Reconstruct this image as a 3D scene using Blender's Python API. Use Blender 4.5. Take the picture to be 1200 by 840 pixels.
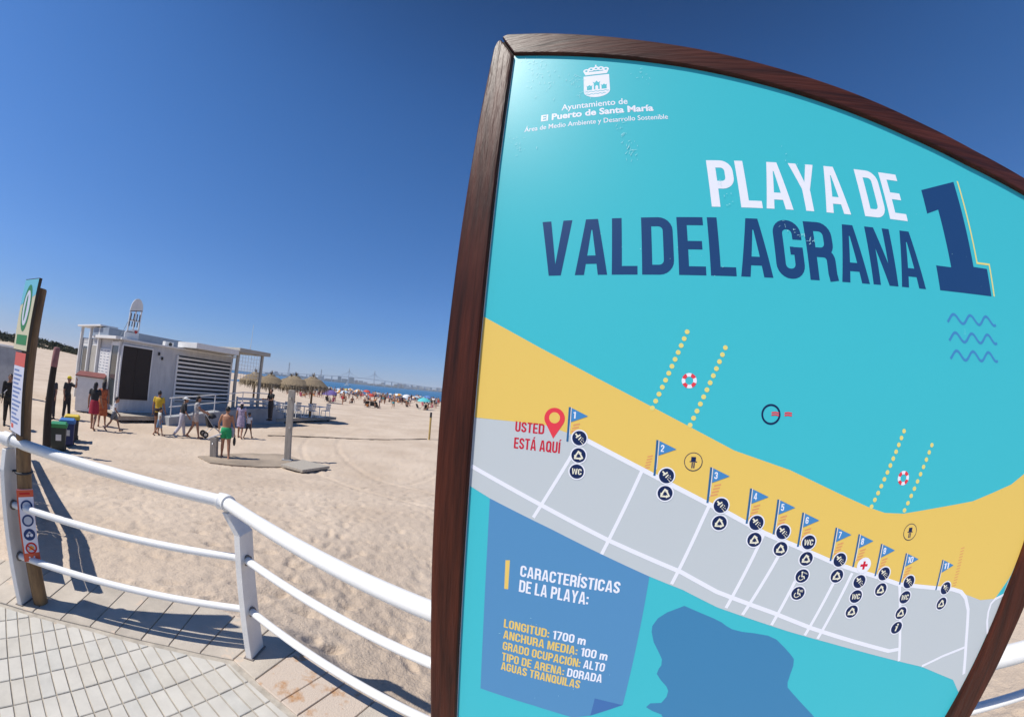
import bpy, bmesh, math, random
from math import radians as R, sin, cos, pi, hypot, atan2, exp
from mathutils import Vector, Matrix, noise
for o in list(bpy.data.objects): bpy.data.objects.remove(o)
SC = bpy.context.scene
COL = SC.collection
random.seed(7)

# ------------------------------------------------------------ camera (wide stereographic lens), sky, sun, exposure
EYE = 1.6
HAZE_D = 0.00012
cam = bpy.data.cameras.new('camera')
cam.type = 'PANO'
cam.sensor_width = 36.0
cam.sensor_fit = 'HORIZONTAL'
cam.lens = 12.8
cam.clip_start = 0.02
cam.clip_end = 30000
try:
    pc = cam.cycles; pc.panorama_type = 'FISHEYE_LENS_POLYNOMIAL'
except Exception:
    pc = cam; pc.panorama_type = 'FISHEYE_LENS_POLYNOMIAL'
pc.fisheye_fov = R(200)
pc.fisheye_polynomial_k0 = 0.0
pc.fisheye_polynomial_k1 = -7.83480216e-02
pc.fisheye_polynomial_k2 = 2.45397292e-05
pc.fisheye_polynomial_k3 = 3.61869460e-05
pc.fisheye_polynomial_k4 = -6.73330528e-07
camo = bpy.data.objects.new('camera', cam); COL.objects.link(camo)
PITCH, ROLL = 0.107112, 0.0769187
c, s, c2, s2 = cos(ROLL), sin(ROLL), cos(PITCH), sin(PITCH)
right = Vector((c, -s2*s, c2*s)); up = Vector((-s, -s2*c, c2*c)); fwd = Vector((0, c2, s2))
camo.matrix_world = Matrix(((right.x, up.x, -fwd.x, 0), (right.y, up.y, -fwd.y, 0), (right.z, up.z, -fwd.z, EYE), (0, 0, 0, 1)))
SC.camera = camo

SUN_AZ, SUN_EL = R(33), R(56)          # azimuth the shadows run towards, measured from +X
to_sun = Vector((-cos(SUN_AZ)*cos(SUN_EL), -sin(SUN_AZ)*cos(SUN_EL), sin(SUN_EL)))
sl = bpy.data.lights.new('sun', 'SUN'); sl.energy = 5.0; sl.angle = R(0.5); sl.color = (1.0, 0.95, 0.87)
so = bpy.data.objects.new('sun', sl); COL.objects.link(so)
so.rotation_euler = (-to_sun).to_track_quat('-Z', 'Y').to_euler()
W = bpy.data.worlds.new('World'); SC.world = W; W.use_nodes = True
wn = W.node_tree; wn.nodes.clear()
sky = wn.nodes.new('ShaderNodeTexSky'); sky.sky_type = 'NISHITA'; sky.sun_disc = False
sky.sun_elevation = SUN_EL; sky.sun_rotation = atan2(to_sun.x, to_sun.y)
sky.altitude = 0; sky.air_density = 0.6; sky.dust_density = 0.0; sky.ozone_density = 10.0
# deepen the clear blue: separate response per colour channel, then a soft band by height above the horizon
sep = wn.nodes.new('ShaderNodeSeparateColor'); cmb = wn.nodes.new('ShaderNodeCombineColor'); wn.links.new(sky.outputs[0], sep.inputs[0])
for ch, (g, k) in enumerate(((1.44, 0.936), (1.0, 1.085), (0.894, 1.371))):
    pw = wn.nodes.new('ShaderNodeMath'); pw.operation = 'POWER'; pw.inputs[1].default_value = g; wn.links.new(sep.outputs[ch], pw.inputs[0])
    ml = wn.nodes.new('ShaderNodeMath'); ml.operation = 'MULTIPLY'; ml.inputs[1].default_value = k; wn.links.new(pw.outputs[0], ml.inputs[0]); wn.links.new(ml.outputs[0], cmb.inputs[ch])
wtc = wn.nodes.new('ShaderNodeTexCoord'); wsx = wn.nodes.new('ShaderNodeSeparateXYZ'); wn.links.new(wtc.outputs['Generated'], wsx.inputs[0])
wrp = wn.nodes.new('ShaderNodeValToRGB'); cr = wrp.color_ramp; cr.interpolation = 'B_SPLINE'
stops = ((0.0, (0.36, 0.52, 0.56)), (0.08, (0.52, 0.66, 0.66)), (0.20, (0.80, 0.86, 0.86)), (0.42, (1.02, 1.0, 1.0)), (0.60, (0.98, 0.95, 0.95)), (0.74, (0.80, 0.80, 0.84)), (0.92, (0.34, 0.36, 0.40)))
while len(cr.elements) < len(stops): cr.elements.new(0.5)
for e, (pos, v) in zip(cr.elements, stops): e.position = pos; e.color = (*v, 1)
wn.links.new(wsx.outputs[2], wrp.inputs[0])
wmx = wn.nodes.new('ShaderNodeMixRGB'); wmx.blend_type = 'MULTIPLY'; wmx.inputs[0].default_value = 1; wn.links.new(cmb.outputs[0], wmx.inputs[1]); wn.links.new(wrp.outputs[0], wmx.inputs[2])
bg = wn.nodes.new('ShaderNodeBackground'); bg.inputs['Strength'].default_value = 0.142
wo = wn.nodes.new('ShaderNodeOutputWorld')
wn.links.new(wmx.outputs[0], bg.inputs[0]); wn.links.new(bg.outputs[0], wo.inputs[0])
SC.view_settings.view_transform = 'Standard'; SC.view_settings.look = 'None'
SC.view_settings.exposure = 0.06; SC.view_settings.gamma = 1.0
SC.cycles.max_bounces = 6
SC.cycles.use_denoising = True
try: SC.cycles.denoiser = 'OPENIMAGEDENOISE'
except Exception: pass

# ------------------------------------------------------------ materials
MATS = {}
def mat(name, col, rough=0.6, spec=0.5, metal=0.0, var=0.0, vscale=8.0, bump=0.0, bscale=60.0, coat=0.0, chips=None, stretch=None, col2=None, detail=6.0):
    """principled; var = strength of noise mottling between col and col2 (or a darker col); bump = noise bump"""
    if name in MATS: return MATS[name]
    m = bpy.data.materials.new(name); m.use_nodes = True
    nt = m.node_tree; b = nt.nodes['Principled BSDF']
    b.inputs['Base Color'].default_value = (*col, 1); b.inputs['Roughness'].default_value = rough
    b.inputs['Specular IOR Level'].default_value = spec; b.inputs['Metallic'].default_value = metal
    if coat: b.inputs['Coat Weight'].default_value = coat; b.inputs['Coat Roughness'].default_value = 0.15
    if var or bump:
        tc = nt.nodes.new('ShaderNodeTexCoord'); mp = nt.nodes.new('ShaderNodeMapping')
        if stretch: mp.inputs['Scale'].default_value = stretch
        nt.links.new(tc.outputs['Object'], mp.inputs[0])
    if var:
        n = nt.nodes.new('ShaderNodeTexNoise'); n.inputs['Scale'].default_value = vscale; n.inputs['Detail'].default_value = detail; n.inputs['Roughness'].default_value = 0.62
        nt.links.new(mp.outputs[0], n.inputs['Vector'])
        r = nt.nodes.new('ShaderNodeValToRGB'); r.color_ramp.elements[0].position = 0.32; r.color_ramp.elements[1].position = 0.68
        d = col2 or tuple(x*(1-var) for x in col)
        r.color_ramp.elements[0].color = (*d, 1); r.color_ramp.elements[1].color = (*col, 1)
        nt.links.new(n.outputs['Fac'], r.inputs[0]); nt.links.new(r.outputs[0], b.inputs['Base Color'])
    if bump:
        n2 = nt.nodes.new('ShaderNodeTexNoise'); n2.inputs['Scale'].default_value = bscale; n2.inputs['Detail'].default_value = 5
        nt.links.new(mp.outputs[0], n2.inputs['Vector'])
        bp = nt.nodes.new('ShaderNodeBump'); bp.inputs['Strength'].default_value = bump; bp.inputs['Distance'].default_value = 0.01
        nt.links.new(n2.outputs['Fac'], bp.inputs['Height']); nt.links.new(bp.outputs[0], b.inputs['Normal'])
    if chips:
        src = b.inputs['Base Color'].links[0].from_socket if b.inputs['Base Color'].links else None
        tc3 = nt.nodes.new('ShaderNodeTexCoord'); n3 = nt.nodes.new('ShaderNodeTexNoise'); n3.inputs['Scale'].default_value = chips[1]; n3.inputs['Detail'].default_value = 7; n3.inputs['Roughness'].default_value = 0.7
        nt.links.new(tc3.outputs['Object'], n3.inputs['Vector'])
        r3 = nt.nodes.new('ShaderNodeValToRGB'); r3.color_ramp.elements[0].position = chips[2]; r3.color_ramp.elements[1].position = chips[2]+0.025; nt.links.new(n3.outputs['Fac'], r3.inputs[0])
        mx3 = nt.nodes.new('ShaderNodeMixRGB'); nt.links.new(r3.outputs[0], mx3.inputs[0]); mx3.inputs[2].default_value = (*chips[0], 1)
        if src: nt.links.new(src, mx3.inputs[1])
        else: mx3.inputs[1].default_value = (*col, 1)
        nt.links.new(mx3.outputs[0], b.inputs['Base Color'])
    MATS[name] = m
    return m

# ------------------------------------------------------------ mesh builder
class MB:
    def __init__(self): self.v = []; self.f = []; self.m = []; self.sm = []
    def add(self, verts, faces, mi=0, smooth=False):
        k = len(self.v); self.v += [tuple(p) for p in verts]
        for f in faces: self.f.append(tuple(i+k for i in f)); self.m.append(mi); self.sm.append(smooth)
        return self
    def box(self, c, size, rz=0.0, mi=0, M=None):
        x, y, z = (q/2 for q in size)
        P = [Vector(p) for p in ((-x,-y,-z),(x,-y,-z),(x,y,-z),(-x,y,-z),(-x,-y,z),(x,-y,z),(x,y,z),(-x,y,z))]
        T = M if M is not None else Matrix.Rotation(rz, 4, 'Z')
        P = [T @ p + Vector(c) for p in P]
        return self.add(P, [(3,2,1,0),(4,5,6,7),(0,1,5,4),(1,2,6,5),(2,3,7,6),(3,0,4,7)], mi)
    def bar(self, a, b, w, h, mi=0, up=(0,0,1)):
        a, b = Vector(a), Vector(b); d = (b-a).normalized(); u = Vector(up)
        sx = d.cross(u)
        if sx.length < 1e-5: sx = d.cross(Vector((1,0,0)))
        sx.normalize(); sz = sx.cross(d).normalized()
        P = []
        for e in (a, b):
            for i, j in ((-1,-1),(1,-1),(1,1),(-1,1)): P.append(e + sx*(i*w/2) + sz*(j*h/2))
        return self.add(P, [(3,2,1,0),(4,5,6,7),(0,1,5,4),(1,2,6,5),(2,3,7,6),(3,0,4,7)], mi)
    def tube(self, pts, r, n=12, mi=0, cap=True, smooth=True):
        pts = [Vector(p) for p in pts]
        rs = r if isinstance(r, (list, tuple)) else [r]*len(pts)
        rings = []; ref = None
        for i, p in enumerate(pts):
            t = (pts[min(i+1, len(pts)-1)] - pts[max(i-1, 0)]).normalized()
            if ref is None: ref = Vector((0,0,1)) if abs(t.z) < 0.9 else Vector((1,0,0))
            x = (ref - t*ref.dot(t))
            if x.length < 1e-6: x = t.orthogonal()
            x.normalize(); ref = x; y = t.cross(x)
            rings.append([p + (x*cos(2*pi*k/n) + y*sin(2*pi*k/n))*rs[i] for k in range(n)])
        V = [q for rg in rings for q in rg]; F = []
        for i in range(len(pts)-1):
            for k in range(n): F.append((i*n+k, i*n+(k+1) % n, (i+1)*n+(k+1) % n, (i+1)*n+k))
        self.add(V, F, mi, smooth)
        if cap:
            self.add(rings[0], [tuple(reversed(range(n)))], mi); self.add(rings[-1], [tuple(range(n))], mi)
        return self
    def ell(self, c, r, nu=14, nv=9, mi=0, M=None):
        V = []; F = []
        for j in range(nv+1):
            a = pi*j/nv
            for i in range(nu):
                b = 2*pi*i/nu; p = Vector((r[0]*sin(a)*cos(b), r[1]*sin(a)*sin(b), r[2]*cos(a)))
                if M is not None: p = M @ p
                V.append(p + Vector(c))
        for j in range(nv):
            for i in range(nu): F.append((j*nu+i, (j+1)*nu+i, (j+1)*nu+(i+1) % nu, j*nu+(i+1) % nu))
        return self.add(V, F, mi, True)
    def prism(self, poly, z0, z1, mi=0):
        """vertical prism over a convex or concave xy polygon"""
        a = sum(poly[i][0]*poly[(i+1) % len(poly)][1]-poly[(i+1) % len(poly)][0]*poly[i][1] for i in range(len(poly)))
        if a < 0: poly = poly[::-1]
        n = len(poly); V = [(x, y, z0) for x, y in poly] + [(x, y, z1) for x, y in poly]
        return self.add(V, [tuple(reversed(range(n))), tuple(range(n, 2*n))] + [(i, (i+1) % n, n+(i+1) % n, n+i) for i in range(n)], mi)
    def xz(self, poly, y0, y1, mi=0):
        """prism over an xz polygon, from y0 (front) to y1 (back)"""
        a = sum(poly[i][0]*poly[(i+1) % len(poly)][1]-poly[(i+1) % len(poly)][0]*poly[i][1] for i in range(len(poly)))
        if a < 0: poly = poly[::-1]
        n = len(poly); V = [(x, y0, z) for x, z in poly] + [(x, y1, z) for x, z in poly]
        return self.add(V, [tuple(range(n)), tuple(reversed(range(n, 2*n)))] + [((i+1) % n, i, n+i, n+(i+1) % n) for i in range(n)], mi)
    def flat(self, poly, y, mi=0):
        """flat xz polygon facing -y (print on the sign)"""
        a = sum(poly[i][0]*poly[(i+1) % len(poly)][1]-poly[(i+1) % len(poly)][0]*poly[i][1] for i in range(len(poly)))
        if a < 0: poly = poly[::-1]
        return self.add([(x, y, z) for x, z in poly], [tuple(range(len(poly)))], mi)
    def build(self, name, mats, parent=None, loc=None, rz=None, bevel=0.0, seg=2, smooth_all=False, tri=False):
        if not isinstance(mats, (list, tuple)): mats = [mats]
        me = bpy.data.meshes.new(name); me.from_pydata(self.v, [], self.f)
        for m in mats: me.materials.append(m)
        me.polygons.foreach_set('material_index', self.m)
        me.polygons.foreach_set('use_smooth', [True]*len(self.f) if smooth_all else self.sm)
        if bevel or tri:
            bm = bmesh.new(); bm.from_mesh(me)
            if tri: bmesh.ops.triangulate(bm, faces=[f for f in bm.faces if len(f.verts) > 4], ngon_method='EAR_CLIP')
            if bevel:
                bmesh.ops.remove_doubles(bm, verts=bm.verts, dist=1e-5)
                ed = [e for e in bm.edges if len(e.link_faces) == 2 and e.calc_face_angle(0) > 0.6]
                bmesh.ops.bevel(bm, geom=ed, offset=bevel, segments=seg, affect='EDGES', profile=0.6, clamp_overlap=True)
            bm.to_mesh(me); bm.free()
        me.update()
        o = bpy.data.objects.new(name, me); COL.objects.link(o)
        if parent: o.parent = parent
        if loc is not None: o.location = loc
        if rz is not None: o.rotation_euler = (0, 0, rz)
        return o

def tag(o, label=None, cat=None, group=None, kind=None):
    if label: o['label'] = label
    if cat: o['category'] = cat
    if group: o['group'] = group
    if kind: o['kind'] = kind
    return o
def thing(name, loc, label, cat, rz=0.0, group=None):
    o = bpy.data.objects.new(name, None); COL.objects.link(o); o.location = loc; o.rotation_euler = (0, 0, rz)
    o.empty_display_size = 0.1
    return tag(o, label, cat, group)
def kids(o): return [x for x in bpy.data.objects if x.parent == o]
def copy_tree(o, parent=None):
    ch = kids(o)
    cpy = o.copy(); COL.objects.link(cpy)
    if parent: cpy.parent = parent
    for x in ch: copy_tree(x, cpy)
    return cpy
def dup(root, loc, rz, label=None, group=None, scale=None):
    n = copy_tree(root); n.location = loc; n.rotation_euler = (0, 0, rz)
    if label: n['label'] = label
    if group: n['group'] = group
    if scale: n.scale = (scale,)*3
    return n

# ------------------------------------------------------------ terrain
KIN = [(-6.0, -1.3), (-3.4, 0.6), (-2.878, 0.884), (-2.29, 1.17), (-1.778, 1.36), (-1.385, 1.472), (-0.983, 1.312), (-0.866, 1.262), (0.3, 0.80), (1.6, 0.28), (4.2, -0.76)]   # inner kerb line
def offset_line(L, d):
    out = []; dd = d if isinstance(d, (list, tuple)) else [d]*len(L)
    for i, p in enumerate(L):
        a = Vector(L[max(i-1, 0)]); b = Vector(L[i]); e = Vector(L[min(i+1, len(L)-1)])
        n = Vector((0, 0))
        ns = []
        for u, v in ((a, b), (b, e)):
            t = v-u
            if t.length > 1e-6: t.normalize(); ns.append(Vector((-t.y, t.x)))
        n = sum(ns, Vector((0, 0))).normalized(); k = 1/max(0.5, n.dot(ns[0]))
        out.append((b.x+n.x*dd[i]*k, b.y+n.y*dd[i]*k))
    return out
KOUT = offset_line(KIN, [0.5, 0.5, 0.56, 0.56, 0.50, 0.36, 0.335, 0.33, 0.32, 0.32, 0.32])
def edge_dist(x, y):
    """signed distance beyond the outer kerb edge (negative on the promenade)"""
    best = 1e9; sgn = 1
    for i in range(len(KOUT)-1):
        ax, ay = KOUT[i]; bx, by = KOUT[i+1]; dx, dy = bx-ax, by-ay; L2 = dx*dx+dy*dy
        t = max(0, min(1, ((x-ax)*dx+(y-ay)*dy)/L2)); px, py = ax+t*dx, ay+t*dy
        d = hypot(x-px, y-py)
        if d < best: best = d; sgn = 1 if (dx*(y-ay)-dy*(x-ax)) > 0 else -1
    return best*sgn
def coast_y(x):
    if x < -105: return 136+0.286*(-105+77)+(-105-x)*1.6
    return 136+0.286*(x+77)
def sst(a, b, x):
    t = max(0.0, min(1.0, (x-a)/(b-a))); return t*t*(3-2*t)
WALL = 0.50
FOOT = {}
def add_foot(x, y, a, L):
    for i in (-1, 0, 1):
        for j in (-1, 0, 1): FOOT.setdefault((int(x//0.5)+i, int(y//0.5)+j), []).append((x, y, cos(a), sin(a), L))
rf = random.Random(17)
for tr in range(230):           # walked trails of paired prints
    a = rf.uniform(0, 2*pi); rr_ = rf.uniform(2.2, 20); az_ = R(rf.uniform(-80, 40)); x, y = rr_*sin(az_), rr_*cos(az_)
    for st in range(rf.randint(5, 22)):
        sd = 0.09 if st % 2 else -0.09
        add_foot(x-sin(a)*sd, y+cos(a)*sd, a+rf.uniform(-.2, .2), rf.uniform(.10, .15)); a += rf.uniform(-.12, .12); x += cos(a)*rf.uniform(.5, .7); y += sin(a)*rf.uniform(.5, .7)
def ground(x, y, rough=True):
    s = edge_dist(x, y); r = hypot(x, y)
    if s < -0.02: z = -0.3
    else:
        t = min(1.0, max(s, 0)/9.0); w_ = WALL*sst(-2.6, 0.8, x)*(1-sst(0.8, 5.0, s)); z = -0.012 - w_*sst(0.0, 0.35, s) - 1.238*(t**0.92)
    cd = coast_y(x)-y
    z -= 1.5*(1-sst(-15, 75, cd))
    if r > 60 and x < 0:
        az = math.degrees(atan2(-x, y))
        z += sst(58, 66, az)*sst(95, 150, r)*(3.0 + 1.2*noise.noise((x*0.02, y*0.02, 3.0)) + 0.7*noise.noise((x*0.07, y*0.07, 1.0)))
    if rough and s > 0:
        k = min(1.0, 0.25+s*0.8)
        if r < 45:
            z += k*(0.026*noise.noise((x*0.9, y*0.9, 0)) + 0.014*noise.noise((x*2.6, y*2.6, 5)) + 0.013*noise.noise((x*9.0, y*9.0, 8)) + (0.009*noise.noise((x*19.0, y*19.0, 2)) if r < 15 else 0.0))
            for tx, ty, tR in ((-14.0, 14.0, 11.8), (-14.0, 14.0, 13.3), (6.0, 22.0, 15.0), (6.0, 22.0, 16.5)):   # tyre tracks
                e = abs(hypot(x-tx, y-ty)-tR)
                if e < 0.3: z += 0.010*exp(-((e-0.17)/0.05)**2) - 0.024*exp(-(e/0.10)**4)*(1+0.35*sin(atan2(y-ty, x-tx)*tR*28))
            q = noise.noise((x*5.1, y*5.1, 9)); z -= k*0.045*max(0.0, q-0.20)
            for fx, fy, ca, sa, L in FOOT.get((int(x//0.5), int(y//0.5)), ()):
                dx, dy = x-fx, y-fy; u, v = (dx*ca+dy*sa)/L, (-dx*sa+dy*ca)/(L*0.42); e = u*u+v*v
                if e < 3.2: z += 0.010*exp(-(e-1.35)**2*3.0) - 0.026*exp(-e*1.3)
        else: z += 0.05*noise.noise((x*0.4, y*0.4, 0))
    return z
def gz(x, y): return ground(x, y, False)

# sand sheet: polar grid, fine near the camera
def make_sand():
    V = []; F = []
    naz = 620; az0, az1 = -100.0, 100.0
    rr = []; r = 0.9
    while r < 420: rr.append(r); r *= 1.010 if r < 14 else (1.0155 if r < 40 else 1.03)
    rr.append(900); rr.append(3000)
    for r in rr:
        for i in range(naz+1):
            a = R(az0+(az1-az0)*i/naz); x, y = r*sin(a), r*cos(a)
            V.append((x, y, ground(x, y) if r < 880 else -6.0))
    n = naz+1
    for j in range(len(rr)-1):
        for i in range(naz): F.append((j*n+i, j*n+i+1, (j+1)*n+i+1, (j+1)*n+i))
    b = MB(); b.add(V, F, 0, True)
    m = mat('sand', (0.58, 0.47, 0.365), rough=0.95, spec=0.15)
    nt = m.node_tree; p = nt.nodes['Principled BSDF']
    tc = nt.nodes.new('ShaderNodeTexCoord')
    n1 = nt.nodes.new('ShaderNodeTexNoise'); n1.inputs['Scale'].default_value = 0.5; n1.inputs['Detail'].default_value = 8
    n2 = nt.nodes.new('ShaderNodeTexNoise'); n2.inputs['Scale'].default_value = 55; n2.inputs['Detail'].default_value = 4
    n3 = nt.nodes.new('ShaderNodeTexNoise'); n3.inputs['Scale'].default_value = 8.0; n3.inputs['Detail'].default_value = 6; n3.inputs['Roughness'].default_value = 0.6
    for q in (n1, n2, n3): nt.links.new(tc.outputs['Object'], q.inputs['Vector'])
    r = nt.nodes.new('ShaderNodeValToRGB'); r.color_ramp.elements[0].position = 0.3; r.color_ramp.elements[1].position = 0.7
    r.color_ramp.elements[0].color = (0.495, 0.395, 0.305, 1); r.color_ramp.elements[1].color = (0.60, 0.495, 0.395, 1)
    nt.links.new(n1.outputs['Fac'], r.inputs[0])
    mx = nt.nodes.new('ShaderNodeMixRGB'); mx.blend_type = 'MULTIPLY'; mx.inputs[0].default_value = 0.35
    nt.links.new(r.outputs[0], mx.inputs[1]); nt.links.new(n2.outputs['Fac'], mx.inputs[2])
    br = nt.nodes.new('ShaderNodeMixRGB'); br.blend_type = 'MULTIPLY'; br.inputs[0].default_value = 1; br.inputs[2].default_value = (1.16, 1.16, 1.16, 1)
    nt.links.new(mx.outputs[0], br.inputs[1]); nt.links.new(br.outputs[0], p.inputs['Base Color'])
    b1 = nt.nodes.new('ShaderNodeBump'); b1.inputs['Strength'].default_value = 0.55; b1.inputs['Distance'].default_value = 0.05
    nt.links.new(n3.outputs['Fac'], b1.inputs['Height'])
    b2 = nt.nodes.new('ShaderNodeBump'); b2.inputs['Strength'].default_value = 0.65; b2.inputs['Distance'].default_value = 0.012
    nt.links.new(n2.outputs['Fac'], b2.inputs['Height']); nt.links.new(b1.outputs[0], b2.inputs['Normal'])
    nt.links.new(b2.outputs[0], p.inputs['Normal'])
    o = b.build('beach_sand', m); tag(o, 'pale golden beach sand trodden with footprints', None, None, 'structure')
make_sand()

# sea
m_sea = mat('sea', (0.018, 0.13, 0.26), rough=0.28, spec=0.5, var=0.35, vscale=0.03, bump=0.8, bscale=0.6, stretch=(1, 3, 1))
MATS['sea'].node_tree.nodes['Bump'].inputs['Distance'].default_value = 0.4
b = MB(); b.add([(-9000, 60, -2.35), (9000, 60, -2.35), (9000, 12000, -2.35), (-9000, 12000, -2.35)], [(0, 1, 2, 3)])
tag(b.build('sea', m_sea), 'calm blue sea of the bay', None, None, 'structure')

# promenade: grout bed, individual tiles, kerb stones
def clip(poly, pts_line):
    """keep the part of a polygon on the promenade side of a polyline (convex promenade)"""
    for i in range(len(pts_line)-1):
        a, bq = Vector(pts_line[i]), Vector(pts_line[i+1]); t = bq-a; n = Vector((-t.y, t.x)).normalized()
        out = []
        for k in range(len(poly)):
            p, q = Vector(poly[k]), Vector(poly[(k+1) % len(poly)]); dp, dq = (p-a).dot(n), (q-a).dot(n)
            if dp <= 0: out.append(p)
            if dp*dq < 0: out.append(p+(q-p)*(dp/(dp-dq)))
        poly = out
        if len(poly) < 3: return []
    return poly
m_grout = mat('grout', (0.50, 0.45, 0.38), rough=0.95, var=0.35, vscale=14, bump=0.4, bscale=120)
b = MB(); b.prism([KOUT[0]] + KOUT[1:] + [(5.5, -6), (-8, -6)], -1.1, -0.007)
tag(b.build('promenade', m_grout), 'promenade slab edge under the pale tiles', None, None, 'structure')
m_tile = mat('tile', (0.575, 0.545, 0.485), rough=0.82, var=0.16, vscale=6, bump=0.35, bscale=160, chips=((0.45, 0.36, 0.27), 7.0, 0.66))
m_tile2 = mat('tile_warm', (0.55, 0.515, 0.45), rough=0.85, var=0.18, vscale=7, bump=0.35, bscale=160)
m_tile3 = mat('tile_grey', (0.545, 0.525, 0.475), rough=0.85, var=0.18, vscale=9, bump=0.35, bscale=160)
hull = [(-3.4, 0.6), (-2.878, 0.884), (-2.29, 1.17), (-1.778, 1.36), (-1.385, 1.472), (-0.983, 1.312), (1.6, 0.28), (4.2, -0.76)]
hull = offset_line(hull, -0.035)
ang = R(66); ux = Vector((cos(ang), sin(ang))); uy = Vector((cos(ang-pi/2), sin(ang-pi/2)))
b = MB(); org = Vector((-2.19, 0.57)); rt = random.Random(3)
for i in range(-20, 26):
    for j in range(-8, 26):
        q = org + ux*(i*0.0735) + uy*(j*0.190)
        if q.y < -0.9 or q.x > 2.2 or q.x < -3.6: continue
        if hypot(q.x, q.y) > 3.9: continue
        g = 0.0035; w, l = 0.0735-2*g, 0.190-2*g
        if i % 2: l2 = l
        poly = [q+ux*(g+a)+uy*(g+e) for a, e in ((0, 0), (w, 0), (w, l), (0, l))]
        poly = [(p.x, p.y) for p in poly]
        poly = clip([Vector(p) for p in poly], hull)
        if len(poly) < 3: continue
        cx = sum((p for p in poly), Vector((0, 0)))/len(poly); h = rt.uniform(-0.0012, 0.0012)
        ar = abs(sum(poly[k].x*poly[(k+1) % len(poly)].y-poly[(k+1) % len(poly)].x*poly[k].y for k in range(len(poly))))/2
        if ar < 0.0006: continue
        aa = sum(poly[k].x*poly[(k+1) % len(poly)].y-poly[(k+1) % len(poly)].x*poly[k].y for k in range(len(poly)))
        if aa < 0: poly = poly[::-1]
        n = len(poly); ins = []
        for p in poly:
            dd = cx-p; ins.append(p+dd.normalized()*min(0.004, dd.length*0.3))
        V = [(p.x, p.y, -0.012) for p in poly]+[(p.x, p.y, h-0.003) for p in poly]+[(p.x, p.y, h) for p in ins]
        mi = rt.choices((0, 1, 2), (6, 3, 2))[0]
        b.add(V, [(k, (k+1) % n, n+(k+1) % n, n+k) for k in range(n)]+[(n+k, n+(k+1) % n, 2*n+(k+1) % n, 2*n+k) for k in range(n)]+[tuple(range(2*n, 3*n))], mi)
tag(b.build('promenade_tiles', [m_tile, m_tile2, m_tile3]), 'pale grooved promenade tiles in straight rows', None, None, 'structure')

m_kerb = mat('kerb_stone', (0.53, 0.465, 0.385), rough=0.88, var=0.22, vscale=5, bump=0.5, bscale=140, chips=((0.56, 0.455, 0.355), 4.0, 0.58))
m_kerb2 = mat('kerb_stone_sandy', (0.49, 0.43, 0.355), rough=0.9, var=0.25, vscale=8, bump=0.5, bscale=140)
# rust stains on a few stones
m_rust = mat('kerb_rust', (0.52, 0.43, 0.35), rough=0.88, bump=0.5, bscale=140, var=0.9, vscale=9, col2=(0.40, 0.19, 0.06), detail=3)
for e, ps in zip(MATS['kerb_rust'].node_tree.nodes['Color Ramp'].color_ramp.elements, (0.30, 0.47)): e.position = ps
b = MB(); rt = random.Random(5)
for i in range(len(KIN)-1):
    a, e = Vector(KIN[i]), Vector(KIN[i+1]); a2, e2 = Vector(KOUT[i]), Vector(KOUT[i+1]); L = (e-a).length; n = max(1, round(L/0.2))
    for k in range(n):
        t0, t1 = (k+0.012)/n, (k+0.988)/n; h = 0.004+rt.uniform(-0.001, 0.002)
        P = [a.lerp(e, t0), a.lerp(e, t1), a2.lerp(e2, t1), a2.lerp(e2, t0)]
        P = [p.lerp(sum(P, Vector((0, 0)))/4, 0.006) for p in P]
        C = sum(P, Vector((0, 0)))/4; ins = [p+(C-p).normalized()*0.006 for p in P]
        V = [(p.x, p.y, -0.9) for p in P]+[(p.x, p.y, h-0.004) for p in P]+[(p.x, p.y, h) for p in ins]
        mx = C.x; mi = 2 if (-1.12 < mx < -0.62 and C.y > 1.2) else rt.choice((0, 0, 1))
        b.add(V, [((q+1) % 4, q, 4+q, 4+(q+1) % 4) for q in range(4)]+[(4+(q+1) % 4, 4+q, 8+q, 8+(q+1) % 4) for q in range(4)]+[(11, 10, 9, 8)], mi)
tag(b.build('promenade_kerb', [m_kerb, m_kerb2, m_rust]), 'row of pinkish kerb stones along the sand with rust stains', None, None, 'structure')

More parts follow.
